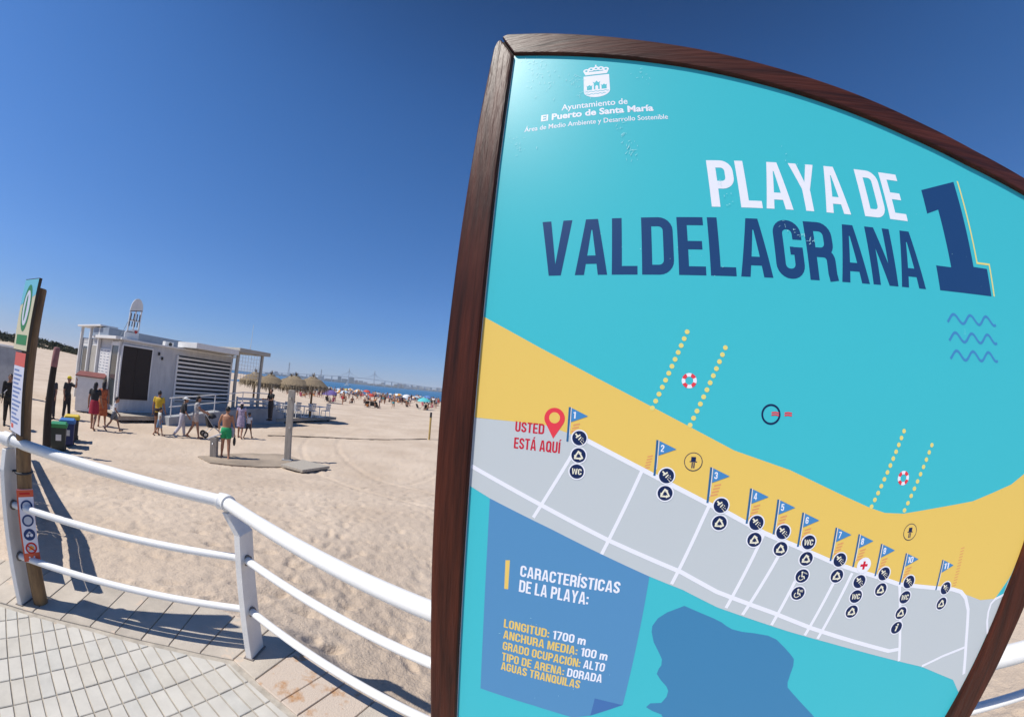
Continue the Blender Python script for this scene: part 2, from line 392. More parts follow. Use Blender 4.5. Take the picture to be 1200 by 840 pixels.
# ------------------------------------------------------------ white railing
m_white = mat('white_paint', (0.82, 0.805, 0.775), rough=0.36, spec=0.45, var=0.07, vscale=5, bump=0.10, bscale=220, chips=((0.25, 0.13, 0.07), 26.0, 0.70))
m_whiteS = mat('white_steel_plate', (0.76, 0.735, 0.70), rough=0.45, var=0.12, vscale=7, bump=0.14, bscale=120, chips=((0.26, 0.13, 0.06), 22.0, 0.68))
m_weld = mat('weld_dirt', (0.22, 0.19, 0.17), rough=0.8, var=0.3, vscale=40)
def railing():
    root = thing('promenade_railing', (-1.312, 1.585, 0), 'white tubular steel railing with plate posts along the promenade kerb', 'railing')
    off = Vector((-1.312, 1.585, 0))
    def T(p): return Vector(p)-off
    P = [((-2.835, 1.01), 1.02, (-2.845, 1.015), (0.40, -0.92), 0.64, 0.315),
         ((-1.312, 1.585), 0.93, (-1.382, 1.530), (0.06, -1.0), 0.615, 0.30),
         ((0.45, 0.890), 0.93, (0.395, 0.768), (-0.36, -0.93), 0.612, 0.30),
         ((2.22, 0.205), 0.93, (2.16, 0.058), (-0.36, -0.93), 0.612, 0.30),
         ((3.9, -0.46), 0.93, (3.84, -0.61), (-0.36, -0.93), 0.612, 0.30)]
    C = [Vector((p[2][0], p[2][1], p[1])) for p in P]
    def bow(a, e, k):
        d = e-a; n = Vector((-d.y, d.x, 0)).normalized()
        return [a.lerp(e, t)+n*(k*4*t*(1-t)) for t in [i/12 for i in range(13)]]
    # rail runs
    for i in range(len(P)-1):
        pts = bow(C[i], C[i+1], 0.02 if i == 0 else 0.0)
        if i == 0: pts[6:7] = [pts[6]]
        MB().tube([T(p) for p in pts], 0.0325, 20).build('handrail', m_white, root)
        for lev, r in ((4, 0.021), (5, 0.021)):
            a = Vector((*P[i][0], P[i][lev])); e = Vector((*P[i+1][0], P[i+1][lev]))
            mb = MB(); pts = bow(a, e, 0.0)
            mb.tube([T(p) for p in pts], r, 16)
            mb.build('rail', m_white, root)
    a = C[0]; MB().tube([T(a), T(a+Vector((-0.30, -0.10, 0.0)))], 0.0325, 20).build('handrail', m_white, root)
    for p, cc in zip(P, C):
        base = Vector((*p[0], 0)); n = Vector((p[3][0], p[3][1], 0)).normalized(); t = Vector((-n.y, n.x, 0))
        zk = p[1]-0.165
        # plate: wide radially, thin along the rail, tapering to the top, then cranked to the handrail
        mb = MB(); th = 0.019
        def sec(cn, w, z): return [cn+n*(i*w/2)+t*(j*th)+Vector((0, 0, z)) for i, j in ((-1, -1), (1, -1), (1, 1), (-1, 1))]
        S = [sec(base, 0.135, 0.004), sec(base, 0.118, zk)]
        c2_ = Vector((cc.x, cc.y, 0)); S.append(sec(base.lerp(c2_, 0.80), 0.075, zk+0.115))
        V = [T(q) for s_ in S for q in s_]; F = [(3, 2, 1, 0), (8, 9, 10, 11)]
        for k in range(2):
            for q in range(4): F.append((k*4+q, k*4+(q+1) % 4, (k+1)*4+(q+1) % 4, (k+1)*4+q))
        # fix winding by recalculating later
        mb.add(V, F)
        o = mb.build('post', m_whiteS, root, bevel=0.002, seg=1)
        bm = bmesh.new(); bm.from_mesh(o.data); bmesh.ops.recalc_face_normals(bm, faces=bm.faces); bm.to_mesh(o.data); bm.free()
        # sleeve on the handrail
        i = P.index(p); d1 = (C[min(i+1, len(C)-1)]-C[i]); d0 = (C[i]-C[max(i-1, 0)])
        dd = d1.normalized() if d1.length > 0 else d0.normalized()
        d0n = d0.normalized() if d0.length > 0 else dd
        MB().tube([T(cc-d0n*0.036), T(cc), T(cc+dd*0.036)], 0.043, 22).build('collar', m_white, o)
        # cup rings where the rails meet the plate
        for z in (p[4], p[5]):
            q = base+Vector((0, 0, z))
            MB().tube([T(q+dd*0.017), T(q+dd*0.030)], 0.030, 14).build('rail_cup', m_weld, o)
        MB().box(T(base+Vector((0, 0, 0.007))), (0.15, 0.06, 0.006), rz=atan2(n.y, n.x)).build('foot_plate', m_weld, o)
    return root
railing()

# ------------------------------------------------------------ condensed capitals: strokes and polygons on a 1-high body
T_ = 0.165; H_ = T_/2
def arc(cx, cy, rx, ry, a0, a1, n=6): return [(cx+rx*cos(R(a0+(a1-a0)*i/n)), cy+ry*sin(R(a0+(a1-a0)*i/n))) for i in range(n+1)]
def ringpts(x0, y0, x1, y1, r):
    return arc(x1-r, y1-r, r, r, 0, 90)+arc(x0+r, y1-r, r, r, 90, 180)+arc(x0+r, y0+r, r, r, 180, 270)+arc(x1-r, y0+r, r, r, 270, 360)
def glyphs():
    G = {}; t, h = T_, H_; W = 0.5; r = 0.158; a, z = h, 1-h; x0, x1 = h, W-h
    box = lambda X0, Y0, X1, Y1: ('P', [(X0, Y0), (X1, Y0), (X1, Y1), (X0, Y1)])
    G['A'] = (0.54, [('P', [(0, 0), (0.155, 0), (0.262, 0.80), (0.278, 0.80), (0.27, 1), (0.165, 1)]), ('P', [(0.54, 0), (0.385, 0), (0.278, 0.80), (0.27, 1), (0.375, 1)]), ('P', [(0.165, 0.19), (0.375, 0.19), (0.355, 0.335), (0.185, 0.335)])])
    G['Á'] = (0.54, G['A'][1]+[('P', [(0.22, 1.06), (0.32, 1.06), (0.42, 1.22), (0.27, 1.22)])])
    G['C'] = (W, [('S', [(x1, 0.66), (x1, z-r)]+arc(x1-r, z-r, r, r, 0, 90)[1:]+arc(x0+r, z-r, r, r, 90, 180)+arc(x0+r, a+r, r, r, 180, 270)+arc(x1-r, a+r, r, r, 270, 360)+[(x1, 0.34)])])
    G['D'] = (W+.02, [box(0, 0, t, 1), ('S', [(t-.01, z), (x1+.02-r, z)]+arc(x1+.02-r, z-r, r, r, 90, 0)[1:]+arc(x1+.02-r, a+r, r, r, 0, -90)+[(t-.01, a)])])
    G['E'] = (0.44, [box(0, 0, t, 1), box(t, 0, .44, .145), box(t, .855, .44, 1), box(t, .43, .40, .575)])
    G['G'] = (W, [('S', [(x1, 0.66), (x1, z-r)]+arc(x1-r, z-r, r, r, 0, 90)[1:]+arc(x0+r, z-r, r, r, 90, 180)+arc(x0+r, a+r, r, r, 180, 270)+arc(x1-r, a+r, r, r, 270, 360)+[(x1, 0.53)]), box(0.27, 0.40, x1-h, 0.535)])
    G['H'] = (W+.02, [box(0, 0, t, 1), box(W+.02-t, 0, W+.02, 1), box(t, .43, W+.02-t, .575)])
    G['I'] = (t, [box(0, 0, t, 1)])
    G['Í'] = (t, [box(0, 0, t, 1), ('P', [(0.03, 1.06), (0.12, 1.06), (0.24, 1.22), (0.09, 1.22)])])
    G['L'] = (0.42, [box(0, 0, t, 1), box(t, 0, .42, .145)])
    G['M'] = (0.66, [box(0, 0, .15, 1), box(.51, 0, .66, 1), ('P', [(.15, 1), (.15, .62), (.29, 0), (.37, 0), (.33, .30), (.205, 1)]), ('P', [(.51, 1), (.51, .62), (.37, 0), (.33, .30), (.455, 1)])])
    G['N'] = (0.52, [box(0, 0, .15, 1), box(.37, 0, .52, 1), ('P', [(.15, 1), (.15, .62), (.33, 0), (.37, 0), (.37, .38), (.185, 1)])])
    G['O'] = (W, [('R', ringpts(x0, a, x1, z, r))])
    G['Ó'] = (W, G['O'][1]+[('P', [(0.20, 1.06), (0.30, 1.06), (0.42, 1.22), (0.27, 1.22)])])
    G['0'] = G['O']
    G['P'] = (0.49, [box(0, 0, t, 1), ('S', [(t-.01, z), (x1-r, z)]+arc(x1-r, z-r, r, r, 90, 0)[1:]+arc(x1-r, .46+r, r, r, 0, -90)+[(t-.01, .46)])])
    G['Q'] = (W, [('R', ringpts(x0, a, x1, z, r)), ('P', [(0.24, .22), (.36, .26), (.56, .02), (.42, -.02)])])
    G['R'] = (0.51, [box(0, 0, t, 1), ('S', [(t-.01, z), (x1-r, z)]+arc(x1-r, z-r, r, r, 90, 0)[1:]+arc(x1-r, .47+r, r, r, 0, -90)+[(t-.01, .47)]), ('S', [(.26, .47)]+arc(.29, .34, .135, .13, 90, 0)+[(.425, .12), (.445, 0)])])
    G['S'] = (0.48, [('S', [(.40, .70), (.40, .78)]+arc(.24, .76, .16, .158, 0, 180)[1:]+[(.08, .70), (.10, .62), (.20, .52), (.32, .43), (.39, .34), (.40, .24)]+arc(.24, .24, .16, .158, 0, -180)[1:]+[(.08, .30)])])
    G['T'] = (0.46, [box(0, .855, .46, 1), box(.23-h, 0, .23+h, .855)])
    G['U'] = (W, [('S', [(x0, 1), (x0, a+r)]+arc(x0+r, a+r, r, r, 180, 270)[1:]+arc(x1-r, a+r, r, r, 270, 360)+[(x1, 1)])])
    G['V'] = (0.54, [('P', [(0, 1), (.16, 1), (.27, .20), (.27, 0), (.165, 0)]), ('P', [(.54, 1), (.38, 1), (.27, .20), (.27, 0), (.375, 0)])])
    G['W'] = (0.78, [('P', [(0, 1), (.15, 1), (.24, .25), (.26, 0), (.12, 0)]), ('P', [(.24, .25), (.34, .95), (.39, .95), (.39, .70), (.26, 0)]), ('P', [(.54, .25), (.44, .95), (.39, .95), (.39, .70), (.52, 0)]), ('P', [(.78, 1), (.63, 1), (.54, .25), (.52, 0), (.66, 0)])])
    G['Y'] = (0.54, [box(.27-h, 0, .27+h, .44), ('P', [(0, 1), (.165, 1), (.27, .60), (.27, .44), (.188, .44)]), ('P', [(.54, 1), (.375, 1), (.27, .60), (.27, .44), (.352, .44)])])
    G['1'] = (0.30, [box(.135, 0, .30, 1), ('P', [(0, .80), (.135, .80), (.135, .93), (.0, .90)])])
    G['2'] = (0.48, [('S', [(.08, .68), (.08, .76)]+arc(.24, .76, .16, .158, 180, 0)[1:]+[(.40, .66), (.36, .54), (.14, .24), (.10, .14)]), box(.02, 0, .46, .145)])
    G['3'] = (0.48, [('S', [(.08, .72), (.08, .77)]+arc(.24, .76, .16, .158, 180, 0)[1:]+[(.40, .64), (.34, .53), (.22, .52)]), ('S', [(.22, .51), (.34, .49), (.40, .38), (.40, .24)]+arc(.24, .24, .16, .158, 0, -180)[1:]+[(.08, .30)])])
    G['4'] = (0.52, [box(.28, 0, .43, 1), box(0, .18, .28, .32), box(.43, .18, .52, .32), ('P', [(0, .32), (.15, .32), (.28, .80), (.28, 1), (.22, 1)])])
    G['5'] = (0.48, [box(.03, .855, .45, 1), box(.03, .46, .18, .855), ('S', [(.10, .52), (.16, .60), (.24, .625)]+arc(.24, .46, .16, .158, 80, 0)+[(.40, .24)]+arc(.24, .24, .16, .158, 0, -180)[1:]+[(.08, .30)])])
    G['6'] = (0.48, [('S', [(.40, .72), (.40, .77)]+arc(.24, .76, .16, .158, 0, 180)[1:]+[(.08, .24)]), ('S', [(.08, .24)]+arc(.24, .24, .16, .158, 180, 360)[1:]+[(.40, .38)]+arc(.24, .38, .16, .158, 0, 180)[1:])])
    G['7'] = (0.46, [box(0, .855, .46, 1), ('P', [(.30, .855), (.46, .855), (.25, 0), (.09, 0)])])
    G['8'] = (0.48, [('R', ringpts(.08, .08, .40, .50, .15)), ('R', ringpts(.09, .51, .39, .92, .145))])
    G['9'] = (0.48, [('R', ringpts(.08, .42, .40, .92, .155)), ('S', [(.40, .60), (.40, .24)]+arc(.24, .24, .16, .158, 0, -180)[1:]+[(.08, .30)])])
    G[':'] = (0.17, [box(0, .06, .17, .22), box(0, .50, .17, .66)])
    G['m'] = (0.72, [box(0, 0, .145, .70), ('S', [(.07, .45), (.10, .56)]+arc(.215, .53, .11, .10, 130, 0)+[(.325, 0)]), ('S', [(.36, .45), (.40, .57)]+arc(.51, .53, .12, .10, 130, 0)+[(.63, 0)])])
    G[' '] = (0.17, [])
    return G
GL = glyphs()
def stroke_quads(pts, w, closed=False):
    P = [Vector(p) for p in pts]
    Q = [P[0]]
    for p in P[1:]:
        if (p-Q[-1]).length > 1e-4: Q.append(p)
    if closed and (Q[0]-Q[-1]).length < 1e-4: Q.pop()
    P = Q; n = len(P); L = []; Rr = []
    for i in range(n):
        ds = []
        if closed or i > 0: ds.append((P[i]-P[i-1]).normalized())
        if closed or i < n-1: ds.append((P[(i+1) % n]-P[i]).normalized())
        nn = sum((Vector((-d.y, d.x)) for d in ds), Vector((0, 0))).normalized(); k = 1/max(0.45, nn.dot(Vector((-ds[0].y, ds[0].x))))
        L.append(P[i]+nn*(w/2*k)); Rr.append(P[i]-nn*(w/2*k))
    return L, Rr
def put_poly(mb, poly, y, mi):
    mb.flat([tuple(p) for p in poly], y, mi)
def put_stroke(mb, pts, w, y, mi, fx=lambda p: p, closed=False):
    L, Q = stroke_quads(pts, w, closed); n = len(L)
    for i in range(n if closed else n-1):
        j = (i+1) % n; mb.flat([tuple(fx(p)) for p in (Q[i], Q[j], L[j], L[i])], y, mi)
def text_width(s, gap=0.075): return sum(GL[ch][0]+gap for ch in s)-gap
def put_text(mb, s, xl, xr, zb, hgt, y, mi=0, gap=0.075, colour=None):
    """condensed capitals from xl to xr on baseline zb; every stroke a hair in front of the last so no faces coincide"""
    k = (xr-xl)/text_width(s, gap); x = xl
    for idx, ch in enumerate(s):
        w, parts = GL[ch]; m = colour(idx) if colour else mi
        for q, (kind, pts) in enumerate(parts):
            f = lambda p, x=x: (x+p[0]*k, zb+p[1]*hgt); yy = y-0.000012*q
            if kind == 'P': put_poly(mb, [f(p) for p in pts], yy, m)
            else: put_stroke(mb, pts, T_ if kind == 'S' else T_, yy, m, f, closed=(kind == 'R'))
        x += (w+gap)*k
def font_text(mb, s, xl, xr, zb, hgt, y, mi=0, bold=0.0):
    """upper and lower case line in the built-in font, stretched to fit"""
    cu = bpy.data.curves.new('lettering', 'FONT'); cu.body = s; cu.size = 1.0; cu.offset = bold; cu.resolution_u = 3
    o = bpy.data.objects.new('lettering', cu); COL.objects.link(o)
    dg = bpy.context.evaluated_depsgraph_get(); me = bpy.data.meshes.new_from_object(o.evaluated_get(dg))
    xs = [v.co.x for v in me.vertices]; x0, x1 = min(xs), max(xs); kx = (xr-xl)/(x1-x0); kz = hgt/0.73
    mb.add([(xl+(v.co.x-x0)*kx, y, zb+v.co.y*kz) for v in me.vertices], [tuple(p.vertices) for p in me.polygons], mi)
    bpy.data.objects.remove(o); bpy.data.curves.remove(cu); bpy.data.meshes.remove(me)
def disc(cx, cz, r, n=28, sx=1.0): return [(cx+sx*r*cos(2*pi*i/n), cz+r*sin(2*pi*i/n)) for i in range(n)]

# outlines printed on the big sign: metres along the board from its foot point and above the ground
ART = {
 'coast': [(-0.3194, 1.7665), (-0.1885, 1.7036), (-0.0695, 1.6476), (0.0611, 1.5881), (0.1934, 1.528), (0.3065, 1.4952), (0.4293, 1.4464), (0.492, 1.4229), (0.5289, 1.4122), (0.576, 1.4089), (0.6633, 1.4162), (0.7725, 1.4241), (0.9495, 1.4349)],
 'landtop': [(-0.3193, 1.5522), (-0.2363, 1.5522), (-0.1669, 1.5509), (-0.1217, 1.5398), (-0.0816, 1.528), (0.0221, 1.484), (0.1569, 1.4258), (0.1943, 1.4113), (0.2711, 1.3751), (0.3386, 1.3507), (0.4379, 1.3122), (0.5411, 1.2805), (0.6022, 1.2602), (0.7098, 1.242), (0.763, 1.2324), (0.8097, 1.2159), (0.867, 1.1947), (0.9204, 1.1906), (0.9554, 1.2001), (0.9681, 1.268)],
 'landbot': [(-0.3186, 1.406), (-0.2717, 1.3872), (-0.1359, 1.344), (-0.0334, 1.3077), (0.0637, 1.2733), (0.1316, 1.2515), (0.2048, 1.219), (0.2848, 1.1935), (0.3689, 1.1663), (0.4593, 1.1388), (0.5582, 1.1072), (0.7424, 1.0464), (0.8946, 0.9945)],
 'streets': [[(-0.1031, 1.5365), (-0.0816, 1.528), (0.0221, 1.484), (0.1569, 1.4258), (0.1943, 1.4113), (0.2711, 1.3751), (0.3386, 1.3507), (0.4379, 1.3122), (0.5411, 1.2805), (0.6022, 1.2602), (0.7098, 1.242), (0.7627, 1.2334), (0.7918, 1.2241), (0.8129, 1.2075), (0.8335, 1.1762), (0.8633, 1.0906), (0.8993, 0.9986)], [(-0.3187, 1.4492), (-0.2442, 1.4218), (-0.1646, 1.392), (-0.0239, 1.3384), (0.1221, 1.2889), (0.1984, 1.2524), (0.3227, 1.21), (0.4155, 1.1736), (0.5241, 1.1365), (0.6266, 1.1027), (0.6553, 1.1041)], [(-0.1071, 1.503), (-0.1758, 1.3626)], [(0.0249, 1.479), (-0.0155, 1.3615), (-0.0334, 1.3077)], [(0.1571, 1.4236), (0.1478, 1.3951), (0.1084, 1.2617)], [(0.271, 1.3756), (0.2233, 1.2181)], [(0.3095, 1.3356), (0.2595, 1.2044)], [(0.353, 1.2796), (0.325, 1.1823)], [(0.4405, 1.2813), (0.404, 1.1575)], [(0.4763, 1.2925), (0.4354, 1.1482)], [(0.602, 1.2608), (0.6662, 1.0724)], [(0.8637, 1.0773), (0.7993, 1.0658), (0.7416, 1.0481)], [(0.9332, 1.1008), (0.9164, 1.1342), (0.9096, 1.16), (0.9105, 1.1796), (0.9217, 1.1896), (0.9584, 1.1976)]],
 'note': [(-0.2717, 1.3872), (-0.1359, 1.344), (-0.0334, 1.3077), (0.0637, 1.2733), (0.0627, 0.9481), (0.0006, 0.9539), (-0.0009, 0.8985), (-0.0388, 0.8815), (-0.1313, 0.89), (-0.2621, 0.8951)],
 'fold': [(0.0006, 0.9539), (0.0627, 0.9481), (-0.0009, 0.8985)],
 'bar': [(-0.2268, 1.2581), (-0.2172, 1.2603), (-0.2157, 1.1917), (-0.2243, 1.1907)],
 'lake': [(0.1409, 1.2171), (0.1554, 1.2115), (0.1809, 1.202), (0.203, 1.1938), (0.222, 1.1852), (0.2322, 1.1779), (0.246, 1.1706), (0.2682, 1.1655), (0.2937, 1.163), (0.3238, 1.1577), (0.3445, 1.1485), (0.3687, 1.1277), (0.3867, 1.1106), (0.3963, 1.0998), (0.3998, 1.0825), (0.3994, 1.0605), (0.3997, 1.0402), (0.404, 1.0263), (0.4184, 1.0118), (0.4473, 0.9842), (0.4899, 0.9444), (0.5179, 0.9138), (0.4644, 0.886), (0.2088, 0.8793), (0.1499, 0.9313), (0.1511, 0.9341), (0.1272, 0.9424), (0.1124, 0.9513), (0.1192, 0.9639), (0.142, 0.969), (0.1491, 0.9876), (0.1491, 1.0048), (0.1432, 1.0161), (0.1273, 1.0328), (0.1165, 1.0476), (0.1181, 1.0616), (0.1216, 1.0711), (0.1197, 1.0865), (0.1104, 1.1027), (0.0957, 1.1264), (0.0874, 1.1504), (0.0864, 1.1646), (0.0944, 1.1837), (0.1103, 1.1993)],
 'text': {'VALDELAGRANA': [(-0.1856, 1.8564), (0.6361, 1.8545), (-0.2002, 1.9825)], 'PLAYA DE': [(0.1586, 2.0053), (0.6207, 2.0077), (0.1625, 2.1223)], 'CARACTERÍSTICAS': [(-0.1927, 1.2307), (0.011, 1.2268), (-0.1938, 1.2564)], 'DE LA PLAYA:': [(-0.1922, 1.1935), (-0.047, 1.1911), (-0.1935, 1.2218)], 'LONGITUD: 1700 m': [(-0.2183, 1.095), (-0.0396, 1.0931), (-0.2182, 1.117)], 'ANCHURA MEDIA: 100 m': [(-0.2174, 1.0667), (0.0099, 1.062), (-0.2177, 1.0892)], 'GRADO OCUPACIÓN: ALTO': [(-0.2165, 1.0355), (0.0085, 1.031), (-0.217, 1.0583)], 'TIPO DE ARENA: DORADA': [(-0.2162, 1.0046), (0.0075, 0.9991), (-0.2167, 1.0278)], 'AGUAS TRANQUILAS': [(-0.2161, 0.9744), (-0.0363, 0.9734), (-0.2166, 0.9979)], 'USTED': [(-0.2283, 1.5322), (-0.1681, 1.5329), (-0.2291, 1.5526)], 'ESTÁ AQUÍ': [(-0.2283, 1.4983), (-0.1337, 1.4986), (-0.2287, 1.5204)], 'h1': [(-0.1669, 2.302), (-0.0037, 2.3033), (-0.1651, 2.3229)], 'h2': [(-0.2184, 2.2749), (0.0559, 2.274), (-0.2171, 2.296)], 'h3': [(-0.2601, 2.2455), (0.0872, 2.2463), (-0.2598, 2.2615)]},
 'pin': [(-0.1493, 1.5658), (-0.1284, 1.5675), (-0.149, 1.5259), (-0.1383, 1.5667)],
 'flags': [[(-0.1197, 1.5897), (-0.1214, 1.5232), (-0.0844, 1.5749)], [(0.0495, 1.5394), (0.0488, 1.472), (0.0852, 1.5232)], [(0.1533, 1.495), (0.1531, 1.4271), (0.1898, 1.4787)], [(0.2329, 1.4592), (0.2334, 1.3932), (0.2683, 1.4452)], [(0.2894, 1.44), (0.2897, 1.3733), (0.325, 1.4254)], [(0.3436, 1.4157), (0.3441, 1.3495), (0.3805, 1.3997)], [(0.4188, 1.3862), (0.4219, 1.318), (0.4571, 1.371)], [(0.4739, 1.3718), (0.4763, 1.3032), (0.5126, 1.3527)], [(0.533, 1.3499), (0.5342, 1.2824), (0.5691, 1.3327)], [(0.601, 1.3268), (0.6033, 1.2588), (0.6373, 1.3114)], [(0.7089, 1.3044), (0.7112, 1.2378), (0.7483, 1.2871)]],
 'icons': [('S', -0.0977, 1.5317), ('R', -0.0967, 1.4985), ('W', -0.0976, 1.4669), ('S', 0.0716, 1.4742), ('R', 0.0722, 1.4413), ('P', 0.1189, 1.5034), ('S', 0.1795, 1.4248), ('R', 0.1808, 1.3915), ('S', 0.2522, 1.3945), ('R', 0.2534, 1.3617), ('S', 0.3084, 1.3779), ('R', 0.3089, 1.3447), ('W', 0.3653, 1.3579), ('R', 0.3663, 1.3248), ('A', 0.3652, 1.2895), ('B', 0.3645, 1.253), ('S', 0.441, 1.3211), ('R', 0.4421, 1.2878), ('F', 0.5003, 1.3075), ('S', 0.4981, 1.2735), ('W', 0.4984, 1.2412), ('R', 0.4979, 1.2079), ('S', 0.555, 1.2865), ('R', 0.5561, 1.2526), ('S', 0.6261, 1.2638), ('W', 0.6258, 1.2298), ('R', 0.6267, 1.194), ('I', 0.6266, 1.1596), ('S', 0.7386, 1.2389), ('R', 0.7384, 1.2036), ('P', 0.6011, 1.3708)],
 'buoys': [([(0.0967, 1.743), (0.0358, 1.5978)], 12), ([(0.1698, 1.7155), (0.1079, 1.5701)], 12), ([(0.5575, 1.5699), (0.4941, 1.4255)], 12), ([(0.6336, 1.5423), (0.5776, 1.4155)], 10)],
 'rings': [(0.1023, 1.6516), (0.5645, 1.4793)],
 'ring': [(0.2609, 1.5961), (0.2795, 1.5967), (0.2703, 1.5973), (0.2977, 1.5985)],
 'waves': [[(0.6877, 1.7975), (0.8458, 1.8006)], [(0.6874, 1.7591), (0.8437, 1.761)], [(0.6873, 1.7217), (0.8416, 1.723)]],
 'dash': [[(0.765, 1.3228), (0.7945, 1.2395)]],
}

# ------------------------------------------------------------ the big beach information sign
def lin(r, g, b, k=0.92):
    f = lambda q: ((q/255+0.055)/1.055)**2.4 if q > 10 else q/255/12.92
    return (f(r)*k, f(g)*k, f(b)*k)
def vinyl(name, col, **kw): return mat(name, col, rough=kw.pop('rough', 0.42), spec=0.24, bump=0.03, bscale=500, **kw)
PSI = 0.338803
def big_sign():
    root = thing('information_sign', (0.7*sin(PSI), 0.7*cos(PSI), 0), 'large turquoise beach map sign in a dark wooden frame with slanting top', 'sign', rz=-PSI)
    wv = dict(rough=0.46, spec=0.20, var=0.9, vscale=5, bump=0.4, bscale=9, col2=(0.026, 0.008, 0.005), detail=10, chips=((0.20, 0.11, 0.075), 9.0, 0.70))
    m_wv = mat('dark_wood', (0.084, 0.020, 0.010), stretch=(9, 9, 0.7), **wv)
    m_wh = mat('dark_wood_rail', (0.084, 0.021, 0.011), stretch=(0.7, 9, 9), **wv)
    m_sea = vinyl('print_turquoise', lin(68, 194, 205))
    # faint scuffs and scratches worn into the print
    nt = m_sea.node_tree; p = nt.nodes['Principled BSDF']; tc = nt.nodes.new('ShaderNodeTexCoord'); mp = nt.nodes.new('ShaderNodeMapping'); mp.inputs['Scale'].default_value = (9, 1, 14)
    nt.links.new(tc.outputs['Object'], mp.inputs[0])
    n1 = nt.nodes.new('ShaderNodeTexNoise'); n1.inputs['Scale'].default_value = 2.2; n1.inputs['Detail'].default_value = 9; n1.inputs['Roughness'].default_value = 0.72
    n2 = nt.nodes.new('ShaderNodeTexNoise'); n2.inputs['Scale'].default_value = 0.35; n2.inputs['Detail'].default_value = 2
    nt.links.new(mp.outputs[0], n1.inputs['Vector']); nt.links.new(mp.outputs[0], n2.inputs['Vector'])
    ad = nt.nodes.new('ShaderNodeMath'); ad.operation = 'ADD'; nt.links.new(n1.outputs['Fac'], ad.inputs[0]); nt.links.new(n2.outputs['Fac'], ad.inputs[1])
    rp = nt.nodes.new('ShaderNodeValToRGB'); rp.color_ramp.elements[0].position = 0.66; rp.color_ramp.elements[1].position = 0.78
    hf = nt.nodes.new('ShaderNodeMath'); hf.operation = 'MULTIPLY'; hf.inputs[1].default_value = 0.5
    nt.links.new(ad.outputs[0], hf.inputs[0]); nt.links.new(hf.outputs[0], rp.inputs[0])
    mx = nt.nodes.new('ShaderNodeMixRGB'); mx.inputs[1].default_value = (*lin(68, 194, 205), 1); mx.inputs[2].default_value = (*lin(150, 226, 232), 1)
    nt.links.new(rp.outputs[0], mx.inputs[0]); nt.links.new(mx.outputs[0], p.inputs['Base Color'])
    m_edge = vinyl('print_edge_white', (0.78, 0.80, 0.80))
    m_sand = vinyl('print_sand_yellow', lin(240, 203, 104)); m_land = vinyl('print_land_grey', lin(200, 206, 208)); m_whi = vinyl('print_white', lin(243, 243, 250))
    m_navy = vinyl('print_navy', lin(33, 70, 118)); m_note = vinyl('print_note_blue', lin(88, 146, 192)); m_fold = vinyl('print_fold_blue', lin(70, 116, 176)); m_lake = vinyl('print_lake_blue', lin(67, 134, 178))
    m_dot = vinyl('print_buoy_yellow', lin(238, 222, 130)); m_yel = vinyl('print_text_yellow', lin(240, 205, 110)); m_teal = vinyl('print_teal', lin(64, 188, 199))
    m_ink = vinyl('print_ink', lin(22, 40, 84)); m_flag = vinyl('print_flag_blue', lin(72, 140, 198)); m_pole = vinyl('print_pole_blue', lin(46, 104, 152)); m_red = vinyl('print_red', lin(236, 66, 80)); m_salm = vinyl('print_salmon', lin(232, 160, 104)); m_cream = vinyl('print_cream', lin(244, 238, 214))
    m_wave = vinyl('print_wave_blue', lin(70, 140, 196)); m_txtred = vinyl('print_text_red', lin(205, 40, 62)); m_dred = vinyl('print_crimson', lin(214, 30, 60))
    # outline of the printed board (inner edge of the frame)
    inner = [(-0.320, 0.42), (-0.3205, 1.6), (-0.318, 2.15), (-0.311, 2.563)]
    top_in = [(-0.0721, 2.4925), (0.15, 2.424), (0.3178, 2.369), (0.5335, 2.2985), (0.69, 2.2465), (0.8675, 2.1935), (1.0776, 2.143), (1.150, 2.127)]
    right_in = [(1.085, 1.80), (1.028, 1.52), (0.981, 1.31), (0.950, 1.199), (0.932, 1.097), (0.9145, 0.984), (0.8985, 0.871), (0.875, 0.66), (0.855, 0.42)]
    outline = inner+top_in+right_in
    b = MB(); b.xz(outline, 0.0, 0.014); panel = b.build('panel', m_sea, root, tri=True)
    # white cut edge of the sheet showing along the left stile and top
    b = MB(); e = inner[:]
    for i in range(len(e)-1): b.flat([e[i], (e[i][0]+0.0016, e[i][1]), (e[i+1][0]+0.0016, e[i+1][1]), e[i+1]], -0.0006, 0)
    b.build('sheet_edge', m_edge, panel)
    # frame: three mouldings with a mitred, slightly opened joint
    FR, BK = -0.012, 0.052
    left_out = [(-0.378, 2.585), (-0.386, 2.36), (-0.394, 2.0), (-0.400, 1.6), (-0.397, 1.2), (-0.393, 0.95), (-0.388, 0.42)]
    lf = [(-0.320, 0.335), (-0.320, 0.45), (-0.3205, 1.6), (-0.318, 2.15), (-0.3120, 2.5575), (-0.3590, 2.6545), (-0.371, 2.640), (-0.3775, 2.610)]+left_out[:-1]+[(-0.388, 0.335)]
    MB().xz(lf, FR, BK).build('frame_stile', m_wv, root, bevel=0.008, seg=3)
    MB().xz([(-0.318, 2.545), (-0.300, 2.560), (-0.350, 2.662), (-0.366, 2.648)], 0.006, 0.045).build('joint_shade_fill', mat('joint_shadow_gap', (0.010, 0.006, 0.005), rough=0.9), root)  # near-black fill puts the open joint's shade into its colour
    top_out = [(-0.356, 2.664), (-0.338, 2.672), (-0.2179, 2.635), (-0.069, 2.5815), (0.0673, 2.5320), (0.1968, 2.4870), (0.363, 2.4270), (0.578, 2.3540), (0.7609, 2.2890), (0.9194, 2.2390), (1.1019, 2.1920), (1.215, 2.166)]
    tf = top_out+[(1.1545, 2.1255)]+[(x, z) for x, z in reversed(top_in[:-1])]+[(-0.3085, 2.5625)]
